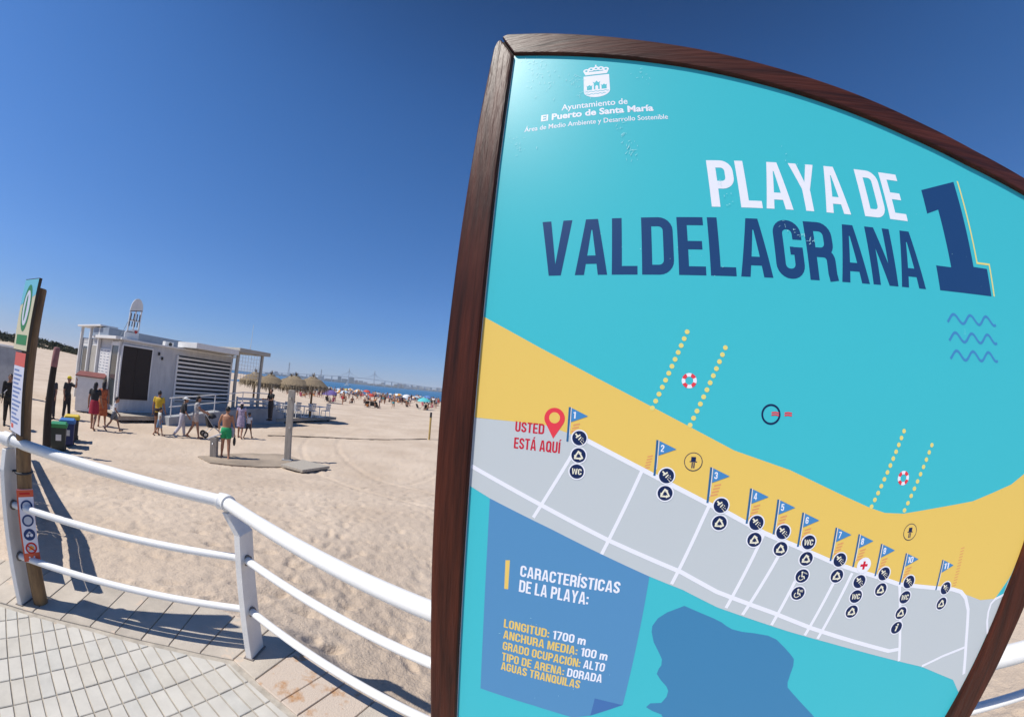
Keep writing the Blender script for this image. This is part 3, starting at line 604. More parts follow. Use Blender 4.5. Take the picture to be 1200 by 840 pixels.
    MB().xz(tf, FR, BK).build('frame_top_rail', m_wh, root, bevel=0.008, seg=3)
    right_out = [(1.215, 2.160), (1.150, 1.80), (1.104, 1.52), (1.066, 1.31), (1.045, 1.18), (1.022, 1.075), (1.0035, 0.958), (0.9885, 0.853), (0.955, 0.66), (0.934, 0.335)]
    rf = right_out+[(0.855, 0.335)]+[(x, z) for x, z in reversed(right_in[:-1])]+[(1.150, 2.122)]
    MB().xz(rf, FR, BK).build('frame_stile', m_wv, root, bevel=0.008, seg=3)
    MB().xz([(-0.317, 0.335), (-0.317, 0.418), (0.851, 0.418), (0.851, 0.335)], FR, BK).build('frame_bottom_rail', m_wh, root, bevel=0.008, seg=3)
    MB().xz(outline, 0.0165, 0.030).build('backing_board', m_wh, root, tri=True)
    for x in (-0.354, 0.90): MB().box((x, 0.085, 0.62), (0.07, 0.06, 1.24)).build('post', m_wv, root, bevel=0.006)
    for x in (-0.354, 0.90): MB().box((x, 0.085, 0.008), (0.14, 0.12, 0.008)).build('base_plate', mat('galvanised', (0.42, 0.43, 0.44), rough=0.45, metal=0.7), root)
    Y = lambda k: -0.00012*k
    # --- map
    def strip(mb, pts, w, y, mi=0): put_stroke(mb, pts, w, y, mi)
    coast = ART['coast']; landtop = ART['landtop']; landbot = ART['landbot']
    xl = lambda z: -0.3198
    # everything under the coast line is sand down to the land, then land, then teal below
    sand = [(-0.3195, coast[0][1]+0.002)]+coast[1:-1]+[(0.90, 1.452), (1.028-0.002, 1.508), (0.979, 1.30), (0.96, 1.24)]+[p for p in reversed(landtop) if p[0] < 0.93]+[(-0.3195, landtop[0][1])]
    b = MB(); b.flat(sand, Y(1)); b.build('map_beach', m_sand, panel, tri=True)
    lb = landbot[:-1]+[(0.868, landbot[-1][1]-0.006), (0.906, 0.942)]
    land = [(-0.3195, landtop[0][1]-0.0005)]+landtop[1:-2]+[(landtop[-2][0], landtop[-2][1]), (0.958, 1.243), (0.949, 1.199), (0.931, 1.097), (0.9135, 0.984), (0.908, 0.945)]+[p for p in reversed(lb[:-1])]+[(-0.3195, landbot[0][1]+0.003)]
    b = MB(); b.flat(land, Y(2)); b.build('map_land', m_land, panel, tri=True)
    b = MB()
    for k, st in enumerate(ART['streets']):
        w = 0.0088 if k < 2 else 0.0066
        strip(b, st, w, Y(3)-0.000012*k)
    b.build('map_streets', m_whi, panel)
    b = MB(); b.flat(ART['lake'], Y(1)); b.build('map_bay', m_lake, panel, tri=True)
    # --- note
    b = MB(); b.flat(ART['note'], Y(1.5)); note = b.build('note_sheet', m_note, panel, tri=True)
    b = MB(); b.flat(ART['fold'], Y(2.2)); b.build('note_fold', m_fold, panel)
    b = MB(); b.flat(ART['bar'], Y(2.2)); b.build('note_bar', m_yel, panel)
    Tx = ART['text']
    def line(mb, s, y, mi=0, hk=1.0, colour=None, dx=0.0):
        a, e, t = Tx[s]; zb = (a[1]+e[1])/2
        put_text(mb, s, t[0] if s == 'VALDELAGRANA' else a[0], e[0], zb, (t[1]-a[1])*hk, y, mi, colour=colour)
    b = MB(); line(b, 'PLAYA DE', Y(2)); b.build('title_lettering', m_whi, panel)
    b = MB(); line(b, 'VALDELAGRANA', Y(2)); b.build('title_lettering', m_navy, panel)
    b = MB(); line(b, 'CARACTERÍSTICAS', Y(3)); line(b, 'DE LA PLAYA:', Y(3)); b.build('note_heading', m_whi, panel)
    b = MB()
    for s in ('LONGITUD: 1700 m', 'ANCHURA MEDIA: 100 m', 'GRADO OCUPACIÓN: ALTO', 'TIPO DE ARENA: DORADA', 'AGUAS TRANQUILAS'):
        k = s.find(':'); line(b, s, Y(3), colour=lambda i, k=k: 1 if (k >= 0 and i > k) else 0)
    b.build('note_text', [m_yel, m_whi], panel)
    b = MB(); line(b, 'USTED', Y(4)); line(b, 'ESTÁ AQUÍ', Y(4)); b.build('location_text', m_txtred, panel)
    b = MB()
    for key, s, bo in (('h1', 'Ayuntamiento de', 0.012), ('h2', 'El Puerto de Santa María', 0.034), ('h3', 'Área de Medio Ambiente y Desarrollo Sostenible', 0.008)):
        a, e, t = Tx[key]; font_text(b, s, a[0], e[0], (a[1]+e[1])/2, t[1]-a[1], Y(2), 0, bo)
    b.build('council_lettering', m_whi, panel)
    # --- numeral with its offset yellow line
    b = MB(); b.flat([(0.6865, 2.0925), (0.8045, 2.1325), (0.7860, 2.1300), (0.7860, 1.9195), (0.8440, 1.9195), (0.8440, 1.8565), (0.6775, 1.8565), (0.6775, 1.9110), (0.7235, 1.9110), (0.7235, 2.0480), (0.6865, 2.0340)][:2]+[(0.7985, 1.9195), (0.8450, 1.9195), (0.8440, 1.8565), (0.6775, 1.8565), (0.6775, 1.9110), (0.7235, 1.9110), (0.7235, 2.0480), (0.6850, 2.0330)], Y(2)); b.build('beach_numeral', m_navy, panel, tri=True)
    b = MB(); strip(b, [(0.8195, 2.137), (0.8135, 1.9300), (0.8565, 1.9310), (0.8540, 1.8570)], 0.0045, Y(2)); b.build('numeral_outline', m_dot, panel)
    b = MB()
    for w in ART['waves']:
        a, e = w; pts = []
        for i in range(49):
            t = i/48; pts.append((a[0]+(e[0]-a[0])*t, a[1]+(e[1]-a[1])*t+0.0095*sin(2*pi*3*t-0.9)))
        strip(b, pts, 0.0058, Y(2))
    b.build('wave_symbol', m_wave, panel)
    # --- crest: a plain crowned shield with a castle over waves
    b = MB(); cx = -0.0772; zt = 2.4180; zb = 2.3345; w = 0.0330
    b.flat([(cx-w, zt), (cx+w, zt), (cx+w, 2.358)]+[(cx+w*cos(R(a)), 2.358+0.0225*sin(R(a))) for a in (-20, -40, -60, -80, -100, -120, -140, -160)]+[(cx-w, 2.358)], Y(2), 0)
    for i in range(5):
        x = cx-0.0255+i*0.01275; z = 2.4395+0.0065*(1-((i-2)/2.0)**2)
        pts = disc(x, z, 0.0082, 14); b.flat(pts, Y(2)-0.000012*(i+1), 0); b.flat(disc(x, z, 0.0035, 10), Y(2.6), 1)
    b.flat([(cx-0.028, 2.4225), (cx+0.028, 2.4225), (cx+0.032, 2.434), (cx-0.032, 2.434)], Y(2)-0.00007, 0)
    b.flat([(cx-0.0018, 2.448), (cx+0.0018, 2.448), (cx+0.0018, 2.461), (cx-0.0018, 2.461)], Y(2)-0.0001, 0)
    for x, w2, h2 in ((cx-0.0185, 0.0065, 0.017), (cx, 0.0075, 0.030), (cx+0.0185, 0.0065, 0.017)):
        b.flat([(x-w2, 2.3640), (x-w2, 2.3640+h2*.75), (x-w2*1.3, 2.3640+h2), (x-w2*.6, 2.3640+h2*.86), (x, 2.3640+h2*1.12), (x+w2*.6, 2.3640+h2*.86), (x+w2*1.3, 2.3640+h2), (x+w2, 2.3640+h2*.75), (x+w2, 2.3640)], Y(2.8), 1)
    b.flat([(cx-.0035, 2.364), (cx-.0035, 2.376), (cx, 2.380), (cx+.0035, 2.376), (cx+.0035, 2.364)], Y(3.2), 0)
    for k in range(2):
        strip(b, [(cx-0.030+0.0025*k+i*0.0025*(1-k*.1), 2.3575-k*0.009+0.0014*sin(i*1.3)) for i in range(25-k*2)], 0.0018, Y(2.8)-0.000012*k, 1)
    b.build('council_crest', [m_whi, m_sea], panel, tri=True)
    # --- location pin
    (px, pz), _, (tx, tz), _ = ART['pin']; b = MB(); rr = 0.0205
    pts = [(px+rr*cos(R(a)), pz+rr*sin(R(a))) for a in range(-28, 209, 12)]+[(tx, tz)]
    b.flat(pts, Y(4), 0); b.flat(disc(px, pz+0.001, 0.0108), Y(4.6), 1); b.build('location_pin', [m_red, m_sand], panel, tri=True)
    # --- flags with their beach numbers
    for i, (t, bt, tip) in enumerate(ART['flags']):
        b = MB(); x = (t[0]+bt[0])/2; z1, z0 = t[1], t[1]-0.0667
        b.flat([(x-0.0020, z0), (x+0.0020, z0), (x+0.0020, z1), (x-0.0020, z1)], Y(5), 0)
        b.flat([(x+0.0024, z0+0.012), (x+0.0036, z0+0.012), (x+0.0036, z1), (x+0.0024, z1)], Y(5), 2)
        b.flat([(x+0.0042, z1-0.0015), (x+0.0042, z1-0.0285), (x+0.0365, z1-0.0150)], Y(5.2), 1)
        s = str(i+1); wn_ = 0.0062 if len(s) == 1 else 0.0145
        put_text(b, s, x+0.0075, x+0.0075+(wn_ if s != '1' else 0.005), z1-0.0212, 0.0130, Y(5.6), 2)
        b.build('map_flag', [m_pole, m_flag, m_whi], panel, tri=True)
    # salmon access ladders by the flags
    for i, (t, bt, tip) in enumerate(ART['flags']):
        x = (t[0]+bt[0])/2; b = MB()
        if i == 1:
            for k in range(5): b.flat([(x-0.016-0.001*k, t[1]-0.034-k*0.0055), (x-0.006-0.001*k, t[1]-0.031-k*0.0055), (x-0.006-0.001*k, t[1]-0.0285-k*0.0055), (x-0.016-0.001*k, t[1]-0.0315-k*0.0055)], Y(2))
        elif i < 10:
            for k in range(3 if i == 0 else 4): b.flat([(x+0.009-0.0015*k, t[1]-0.036-k*0.0062), (x+0.022-0.0015*k, t[1]-0.0325-k*0.0062), (x+0.022-0.0015*k, t[1]-0.0295-k*0.0062), (x+0.009-0.0015*k, t[1]-0.033-k*0.0062)], Y(2))
        else:
            (a, e), = ART['dash']
            for k in range(14): z = a[1]+(e[1]-a[1])*k/13; b.flat([(a[0]-0.006, z), (a[0]+0.005, z+0.002), (a[0]+0.005, z+0.0042), (a[0]-0.006, z+0.0022)], Y(2))
        b.build('map_access_path', m_salm, panel)
    # whitish scuffs rubbed into the print
    rs = random.Random(8); b = MB(); k = 0
    for (x0, z0), (x1, z1), n, sp, ln in (((-.135, 2.43), (-.100, 2.34), 34, .012, .010), ((-.035, 2.27), (.005, 2.13), 42, .008, .011), ((-.27, 2.53), (-.20, 2.40), 46, .020, .012), ((-.29, 2.22), (-.25, 2.17), 16, .014, .008), ((.03, 2.42), (.07, 2.36), 12, .010, .007), ((.30, 1.975), (.37, 1.93), 22, .004, .008), ((.18, 2.08), (.20, 2.01), 12, .006, .006), ((.33, 2.15), (.40, 2.12), 6, .01, .006), ((-.15, 1.95), (.25, 1.87), 9, .02, .003), ((.62, 2.02), (.80, 1.88), 6, .03, .003), ((-.2, 1.15), (0, 1.0), 10, .05, .004)):
        for q in range(n):
            t = rs.random(); x = x0+(x1-x0)*t+rs.gauss(0, sp); z = z0+(z1-z0)*t+rs.gauss(0, sp); a = rs.choice((0.1, 0.2, 1.4, 1.5, .8))+rs.uniform(-.25, .25); l = rs.uniform(.3, 1)*ln; w = rs.uniform(.0005, .0014)
            if x < -.312: continue
            d = (cos(a)*l/2, sin(a)*l/2); nn = (-sin(a)*w/2, cos(a)*w/2); k += 1
            b.flat([(x-d[0]-nn[0], z-d[1]-nn[1]), (x+d[0]-nn[0]*.3, z+d[1]-nn[1]*.3), (x+d[0]+nn[0]*.3, z+d[1]+nn[1]*.3), (x-d[0]+nn[0], z-d[1]+nn[1])], Y(9)-0.000004*k)
    o = b.build('scuff_marks', vinyl('print_scuff', lin(178, 232, 238)), panel); o['kind'] = 'stuff'
    # --- round service icons
    for t, x, z in ART['icons']:
        b = MB(); r = 0.0140; y0 = Y(6)
        if t == 'P':
            b.flat(disc(x, z, 0.0172), y0, 0); b.flat(disc(x, z, 0.0158), Y(6.4), 1)
            b.flat([(x-.0045, z+.009), (x+.0045, z+.009), (x+.0045, z+.001), (x+.007, z+.001), (x+.007, z-.001), (x-.007, z-.001), (x-.007, z+.001), (x-.0045, z+.001)], Y(6.8), 0)
            for k in (-1, 1): b.flat([(x+k*.0018-.0012, z-.012), (x+k*.0018+.0012, z-.012), (x+k*.0018+.0012, z-.0015), (x+k*.0018-.0012, z-.0015)], Y(6.9), 0)
            b.build('service_icon', [m_ink, m_sand], panel, tri=True); continue
        b.flat(disc(x, z, 0.0164), y0, 2)
        if t == 'F':
            b.flat([(x-.0085, z-.0026), (x+.0085, z-.0026), (x+.0085, z+.0026), (x-.0085, z+.0026)], Y(6.8), 1)
            b.flat([(x-.0026, z-.0085), (x+.0026, z-.0085), (x+.0026, z+.0085), (x-.0026, z+.0085)], Y(7.0), 1)
            b.build('service_icon', [m_ink, m_dred, m_whi], panel); continue
        b.flat(disc(x, z, r), Y(6.5), 0); y1 = Y(7)
        if t == 'S':
            for q, (u0, v0, u1, v1, w) in enumerate(((-.008, .008, -.002, .002, .0030), (-.0065, .0005, .0015, .0065, .0028), (-.0015, -.0035, .0035, .0025, .0022))):
                strip(b, [(x+u0, z+v0), (x+u1, z+v1)], w, y1-0.000012*q, 1)
            for q, (u, v) in enumerate(((.004, -.002), (.006, .001), (.002, -.005), (.0075, -.004), (.0045, -.0075), (.0065, -.0095))):
                strip(b, [(x+u, z+v), (x+u+.0016, z+v-.0022)], .0011, y1, 1)
        elif t == 'R':
            for k in range(3):
                a0, a1 = R(90+120*k), R(210+120*k); A, B = Vector((cos(a0), sin(a0))), Vector((cos(a1), sin(a1))); C0 = Vector((x, z-.0012)); rr = .0098
                p0, p1 = C0+A.lerp(B, .10)*rr, C0+A.lerp(B, .66)*rr; strip(b, [tuple(C0+A.lerp(Vector((cos(a0-R(120)), sin(a0-R(120)))), .20)*rr), tuple(p0), tuple(p1)], .0030, y1-0.000012*k, 1)
                dv = (B-A).normalized(); nv = Vector((-dv.y, dv.x)); b.flat([tuple(p1+nv*.0034), tuple(p1-nv*.0034), tuple(p1+dv*.0046)], y1-0.00005-0.000012*k, 1)
        elif t in 'W': put_text(b, 'WC', x-.0095, x+.0095, z-.0058, .0116, y1, 1)
        elif t in 'AB':
            b.flat(disc(x-.001, z+.0075, .0022, 12), y1, 1); strip(b, [(x-.001, z+.005), (x-.0005, z-.001), (x+.004, z-.001), (x+.006, z-.006)], .0022, y1, 1)
            strip(b, [(x-.002+.0052*cos(R(a)), z-.0035+.0052*sin(R(a))) for a in range(120, 341, 20)], .0016, y1-.00002, 1)
            if t == 'A':
                for u in (0, .0025, .005): strip(b, [(x+.003+u, z+.008-u*.4), (x+.0045+u, z+.0055-u*.4)], .0011, y1, 1)
            else: put_text(b, 'WC', x+.0025, x+.0098, z+.0025, .005, y1, 1)
        elif t == 'I':
            b.flat(disc(x+.0012, z+.0075, .0023, 12), y1, 1); strip(b, [(x+.001, z+.0035), (x-.001, z-.008)], .0036, y1, 1); strip(b, [(x-.0035, z+.0028), (x+.0025, z+.0028)], .0022, y1-.00002, 1)
        b.build('service_icon', [m_ink, m_cream, m_whi], panel)
    # --- buoy lines, lifebuoys, ring
    for (a, e), n in ART['buoys']:
        b = MB()
        for k in range(n):
            t = k/(n-1); b.flat(disc(a[0]+(e[0]-a[0])*t, a[1]+(e[1]-a[1])*t, 0.0046, 14), Y(3))
        b.build('buoy_line', m_dot, panel)
    for x, z in ART['rings']:
        b = MB()
        for k in range(8):
            a0, a1 = k*45-18, k*45+27; P = [(x+.0142*cos(R(a)), z+.0142*sin(R(a))) for a in (a0, a0+15, a0+30, a1)]+[(x+.0075*cos(R(a)), z+.0075*sin(R(a))) for a in (a1, a0+30, a0+15, a0)]
            b.flat(P, Y(3), k % 2)
        b.build('lifebuoy_symbol', [m_whi, m_red], panel)
    (x, z), _, _, (x2, z2) = ART['ring']; b = MB()
    strip_pts = disc(x, z, 0.0172, 36); L, Q = stroke_quads(strip_pts, 0.0036, True)
    for i in range(36): b.flat([tuple(Q[i]), tuple(Q[(i+1) % 36]), tuple(L[(i+1) % 36]), tuple(L[i])], Y(3), 0)
    for k in range(2):
        zz = z+.003-k*.0042; strip(b, [(x+.001, zz), (x+.009, zz+.001), (x+.016, zz-.0005)], .0026, Y(3.4)-.00002*k, 1); strip(b, [(x+.027, zz), (x+.034, zz+.001), (x+.042, zz)], .0028, Y(3.4)-.00002*k, 1)
    b.build('swimming_zone_symbol', [m_ink, m_red], panel)
    return root
big_sign()

# ------------------------------------------------------------ ramp fence beside the promenade (seen end on)
m_gal = mat('galvanised_rail', (0.55, 0.56, 0.58), rough=0.4, metal=0.3, var=0.15, vscale=12)
m_ban = mat('banner_mesh', (0.62, 0.60, 0.61), rough=0.8, var=0.15, vscale=9)
def ramp_fence():
    P0 = Vector((-3.00, 1.175)); d = Vector((-0.942, 0.336))
    root = thing('ramp_fence', (P0.x, P0.y, 0), 'grey ramp fence with banner panels running down onto the sand', 'fence')
    pts = []
    for i in range(6):
        q = P0+d*(i*1.55); pts.append(Vector((q.x, q.y, min(0.0, gz(q.x, q.y)+0.06))))
    O = Vector((P0.x, P0.y, 0))
    for p in pts[1:]:
        MB().box(p-O+Vector((0, 0, 0.46)), (0.06, 0.06, 1.0), rz=atan2(d.y, d.x)).build('post', m_gal, root, bevel=0.004)
    for z, hh in ((0.945, 0.12), (0.775, 0.10), (0.05, 0.10)):
        for a, b_ in zip(pts[:-1], pts[1:]): MB().bar(a-O+Vector((0, 0, z)), b_-O+Vector((0, 0, z)), 0.03, hh).build('rail', m_gal, root)
    for a, b_ in zip(pts[:-1], pts[1:]):
        t = b_-a; s_ = t*0.04
        mb = MB(); n = Vector((-d.y, d.x, 0))*0.004
        V = []
        for sgn in (-1, 1):
            for q, z in ((a+s_, 0.21), (b_-s_, 0.21), (b_-s_, 0.60), (a+s_, 0.60)): V.append(q-O+Vector((0, 0, z))+n*sgn)
        mb.add(V, [(0, 1, 2, 3), (7, 6, 5, 4), (0, 4, 5, 1), (1, 5, 6, 2), (2, 6, 7, 3), (3, 7, 4, 0)]); mb.build('banner_panel', m_ban, root)
ramp_fence()

# ------------------------------------------------------------ timber post with beach boards at the end of the railing
m_timber = mat('timber_post', (0.30, 0.175, 0.075), rough=0.75, var=0.55, vscale=5, bump=0.5, bscale=18, stretch=(6, 6, 0.8), col2=(0.10, 0.055, 0.026))
def post_sign():
    B = Vector((-2.752, 1.078, 0.0))
    root = thing('beach_post_sign', B, 'round brown timber post carrying a green and cream beach board and a safety strip', 'sign')
    MB().tube([(0, 0, -0.02), (0.004, 0, 0.9), (0.0, 0, 1.90), (0, 0, 1.91)], [0.049, 0.047, 0.046, 0.042], 22).build('post', m_timber, root)
    m_bl = vinyl('board_sky_blue', lin(128, 205, 222)); m_cr = vinyl('board_cream', lin(226, 216, 180)); m_gr = vinyl('board_green', lin(62, 140, 84)); m_pk = vinyl('board_red', lin(224, 104, 92)); m_li = vinyl('board_text_blue', lin(120, 140, 190)); m_wh = vinyl('board_white', lin(226, 226, 238)); m_bk = vinyl('board_back', lin(70, 60, 50))
    # boards lie almost end on: they start at the camera side of the post and run away
    f = Vector((-1.0, 0.02, 0)); a0 = atan2(f.y, f.x)      # board direction, away from the viewer
    M = Matrix.Rotation(a0-pi, 4, 'Z')                          # local -x runs away; local -y faces the promenade
    T = Matrix.Translation(Vector((0.0, -0.048, 0))) @ M
    def brd(name, parts, mats, z0, z1):
        w = BW[0]
        mb = MB()
        mb.box((-w/2+0.11, 0.0, (z0+z1)/2), (w, 0.018, z1-z0), 0, len(mats)-1)
        for poly, k, mi in parts: mb.flat(poly, -0.0095-0.0006*k, mi)
        mb.v = [tuple(T @ Vector(p)) for p in mb.v]
        return mb.build(name, mats, root, tri=True)
    BW = [0.245]
    X = lambda u: 0.11-BW[0]+BW[0]*u
    rect = lambda u0, u1, z0, z1: [(X(u0), z0), (X(u1), z0), (X(u1), z1), (X(u0), z1)]
    el = lambda cu, cz, ru, rz_, n=28: [(X(cu)+BW[0]*ru*cos(2*pi*i/n), cz+rz_*sin(2*pi*i/n)) for i in range(n)]
    brd('beach_board', [(rect(.01, .99, 1.545, 1.95), 1, 1), ([(X(.01), 1.80), (X(.99), 1.86), (X(.99), 1.95), (X(.01), 1.95)], 2, 0), (el(.5, 1.785, .30, .135), 3, 2), (el(.5, 1.785, .22, .102), 4, 3), (el(.47, 1.785, .06, .075), 5, 2), (rect(.15, .9, 1.575, 1.63), 3, 2)], [m_bl, m_cr, m_gr, m_wh, m_bk], 1.54, 1.955)
    BW[0] = 0.19
    parts = [(rect(.01, .99, 1.08, 1.53), 1, 0), (rect(.01, .99, 1.455, 1.53), 2, 1)]
    for k in range(13):
        z = 1.435-k*0.0245; parts.append((rect(.08, .55+.38*((k*37) % 10)/10, z-.010, z), 2, 2))
    parts.append((rect(.08, .30, 1.10, 1.125), 2, 1))
    brd('rules_board', parts, [m_wh, m_pk, m_li, m_bk], 1.075, 1.533)
    # safety strip screwed to the post, facing the promenade
    m_or = vinyl('strip_orange', lin(214, 96, 66)); m_b2 = vinyl('strip_blue', lin(40, 62, 112)); m_b3 = vinyl('strip_grey', lin(188, 192, 205)); m_k = vinyl('strip_red', lin(200, 44, 40)); m_y = vinyl('strip_amber', lin(236, 160, 60))
    dv = Vector((-B.x, -B.y, 0)).normalized(); M2 = Matrix.Rotation(atan2(dv.y, dv.x)+pi/2, 4, 'Z')
    mb = MB(); z0, z1 = 0.31, 0.755; w = 0.052
    mb.box((0, -0.051, (z0+z1)/2), (2*w, 0.006, z1-z0), 0, 5); y = -0.0545
    R4 = lambda u0, u1, a, b_: [(u0, a), (u1, a), (u1, b_), (u0, b_)]
    mb.flat(R4(-w+.001, w-.001, z0, z1), y, 1); mb.flat(R4(-w+.001, w-.001, z1-.045, z1-.002), y-.0006, 0); mb.flat(R4(-w+.001, w-.001, z0+.002, z0+.055), y-.0006, 0)
    mb.flat(R4(-w+.001, -w+.010, z0+.055, z1-.045), y-.0006, 0); mb.flat(R4(-.035, .03, z1-.030, z1-.018), y-.0012, 3)
    for k, zc in enumerate((0.655, 0.567, 0.480, 0.395)):
        ring = (2, 2, 2, 3)[k]
        mb.flat(disc(0.004, zc, 0.037), y-.0008, ring); mb.flat(disc(0.004, zc, 0.026), y-.0014, 4 if k != 2 else 2)
        if k == 0: mb.flat([(-.020, zc-.014), (.028, zc-.014), (.024, zc+.004), (-.016, zc+.006)], y-.0020, 1)
        if k == 1: mb.flat([(-.010, zc-.018), (.016, zc-.016), (.020, zc+.010), (-.004, zc+.014)], y-.0020, 4)
        if k == 2:
            for s_ in (-1, 1): mb.flat(disc(.004+s_*.012, zc-.004, .010, 14), y-.0020, 1)
            mb.flat([(-.012, zc+.008), (.020, zc+.008), (.004, zc+.022)], y-.0021, 4)
        if k == 3: mb.flat([(-.016, zc-.014), (.018, zc-.010), (.022, zc+.006), (.002, zc+.018)], y-.0020, 6); mb.flat([(-.022, zc+.016), (-.016, zc+.022), (.028, zc-.016), (.022, zc-.022)], y-.0024, 3)
    for k in (-1, 1): mb.flat(disc(k*.015, z0+.028, .006, 10), y-.0012, 1)
    mb.v = [tuple(M2 @ Vector(p)) for p in mb.v]
    mb.build('safety_strip', [m_or, vinyl('strip_white', lin(224, 222, 232)), m_b2, m_k, m_b3, m_k, m_y], root, tri=True)
    m_cab = mat('cable', (0.03, 0.03, 0.035), rough=0.6)
    MB().tube([(0.053*cos(a), 0.053*sin(a), 0.845) for a in [2*pi*i/20 for i in range(21)]], 0.007, 8, cap=False).build('cable_tie', m_cab, root)
    return root
post_sign()
m_cab = mat('cable', (0.03, 0.03, 0.035), rough=0.6)
tag(MB().tube([(-2.80, 1.05, 0.845), (-2.88, 0.99, 0.825), (-3.02, 0.92, 0.83), (-3.35, 0.80, 0.87)], 0.007, 8).build('cable', m_cab), 'thin dark cable tied from the round timber post past the railing', 'cable')

# ------------------------------------------------------------ beach hut (bar) with terrace
HX, HY = -17.49, 11.28; HA = R(78); HZ = -0.95
hux = Vector((cos(HA), sin(HA))); huy = Vector((-sin(HA), cos(HA)))
def hw(x, y): q = Vector((HX, HY))+hux*x+huy*y; return q
m_sid = mat('white_siding', (0.62, 0.605, 0.59), rough=0.6, var=0.22, vscale=2.2, bump=0.1, bscale=60, stretch=(2.5, 2.5, .5), chips=((0.36, 0.31, 0.26), 3.0, 0.66))
m_hw = mat('hut_white_trim', (0.76, 0.745, 0.72), rough=0.55, var=0.12, vscale=4, chips=((0.40, 0.35, 0.30), 5.0, 0.68))
m_shut = mat('brown_shutter', (0.022, 0.012, 0.008), rough=0.6, var=0.4, vscale=4)
m_dark = mat('painted_bay_dark', (0.012, 0.012, 0.014), rough=0.8)
m_bgrey = mat('roof_blue_grey', (0.26, 0.31, 0.38), rough=0.6, var=0.2, vscale=2)
m_conc = mat('concrete_grey', (0.36, 0.37, 0.39), rough=0.9, var=0.25, vscale=2.5, bump=0.2, bscale=30)
m_plank = mat('deck_plank', (0.46, 0.40, 0.33), rough=0.85, var=0.3, vscale=3, stretch=(0.6, 8, 1))
m_glass = mat('dark_glass', (0.03, 0.04, 0.045), rough=0.08, spec=0.8)
m_beige = mat('beige_panel', (0.42, 0.39, 0.34), rough=0.7, var=0.15, vscale=3)
m_black = mat('black_plastic', (0.015, 0.015, 0.017), rough=0.5)
def siding(mb, x0, x1, y, z0, z1, n, side=-1, axis='x'):
    st = (z1-z0)/n
    for i in range(n):
        a, b_ = z0+i*st, z0+(i+1)*st
        if axis == 'x': V = [(x0, y+side*0.034, a), (x1, y+side*0.034, a), (x1, y+side*0.004, b_), (x0, y+side*0.004, b_), (x0, y, a), (x1, y, a)]
        else: V = [(y+side*0.034, x1, a), (y+side*0.034, x0, a), (y+side*0.004, x0, b_), (y+side*0.004, x1, b_), (y, x1, a), (y, x0, a)]
        mb.add(V, [(0, 1, 2, 3), (1, 0, 4, 5)])
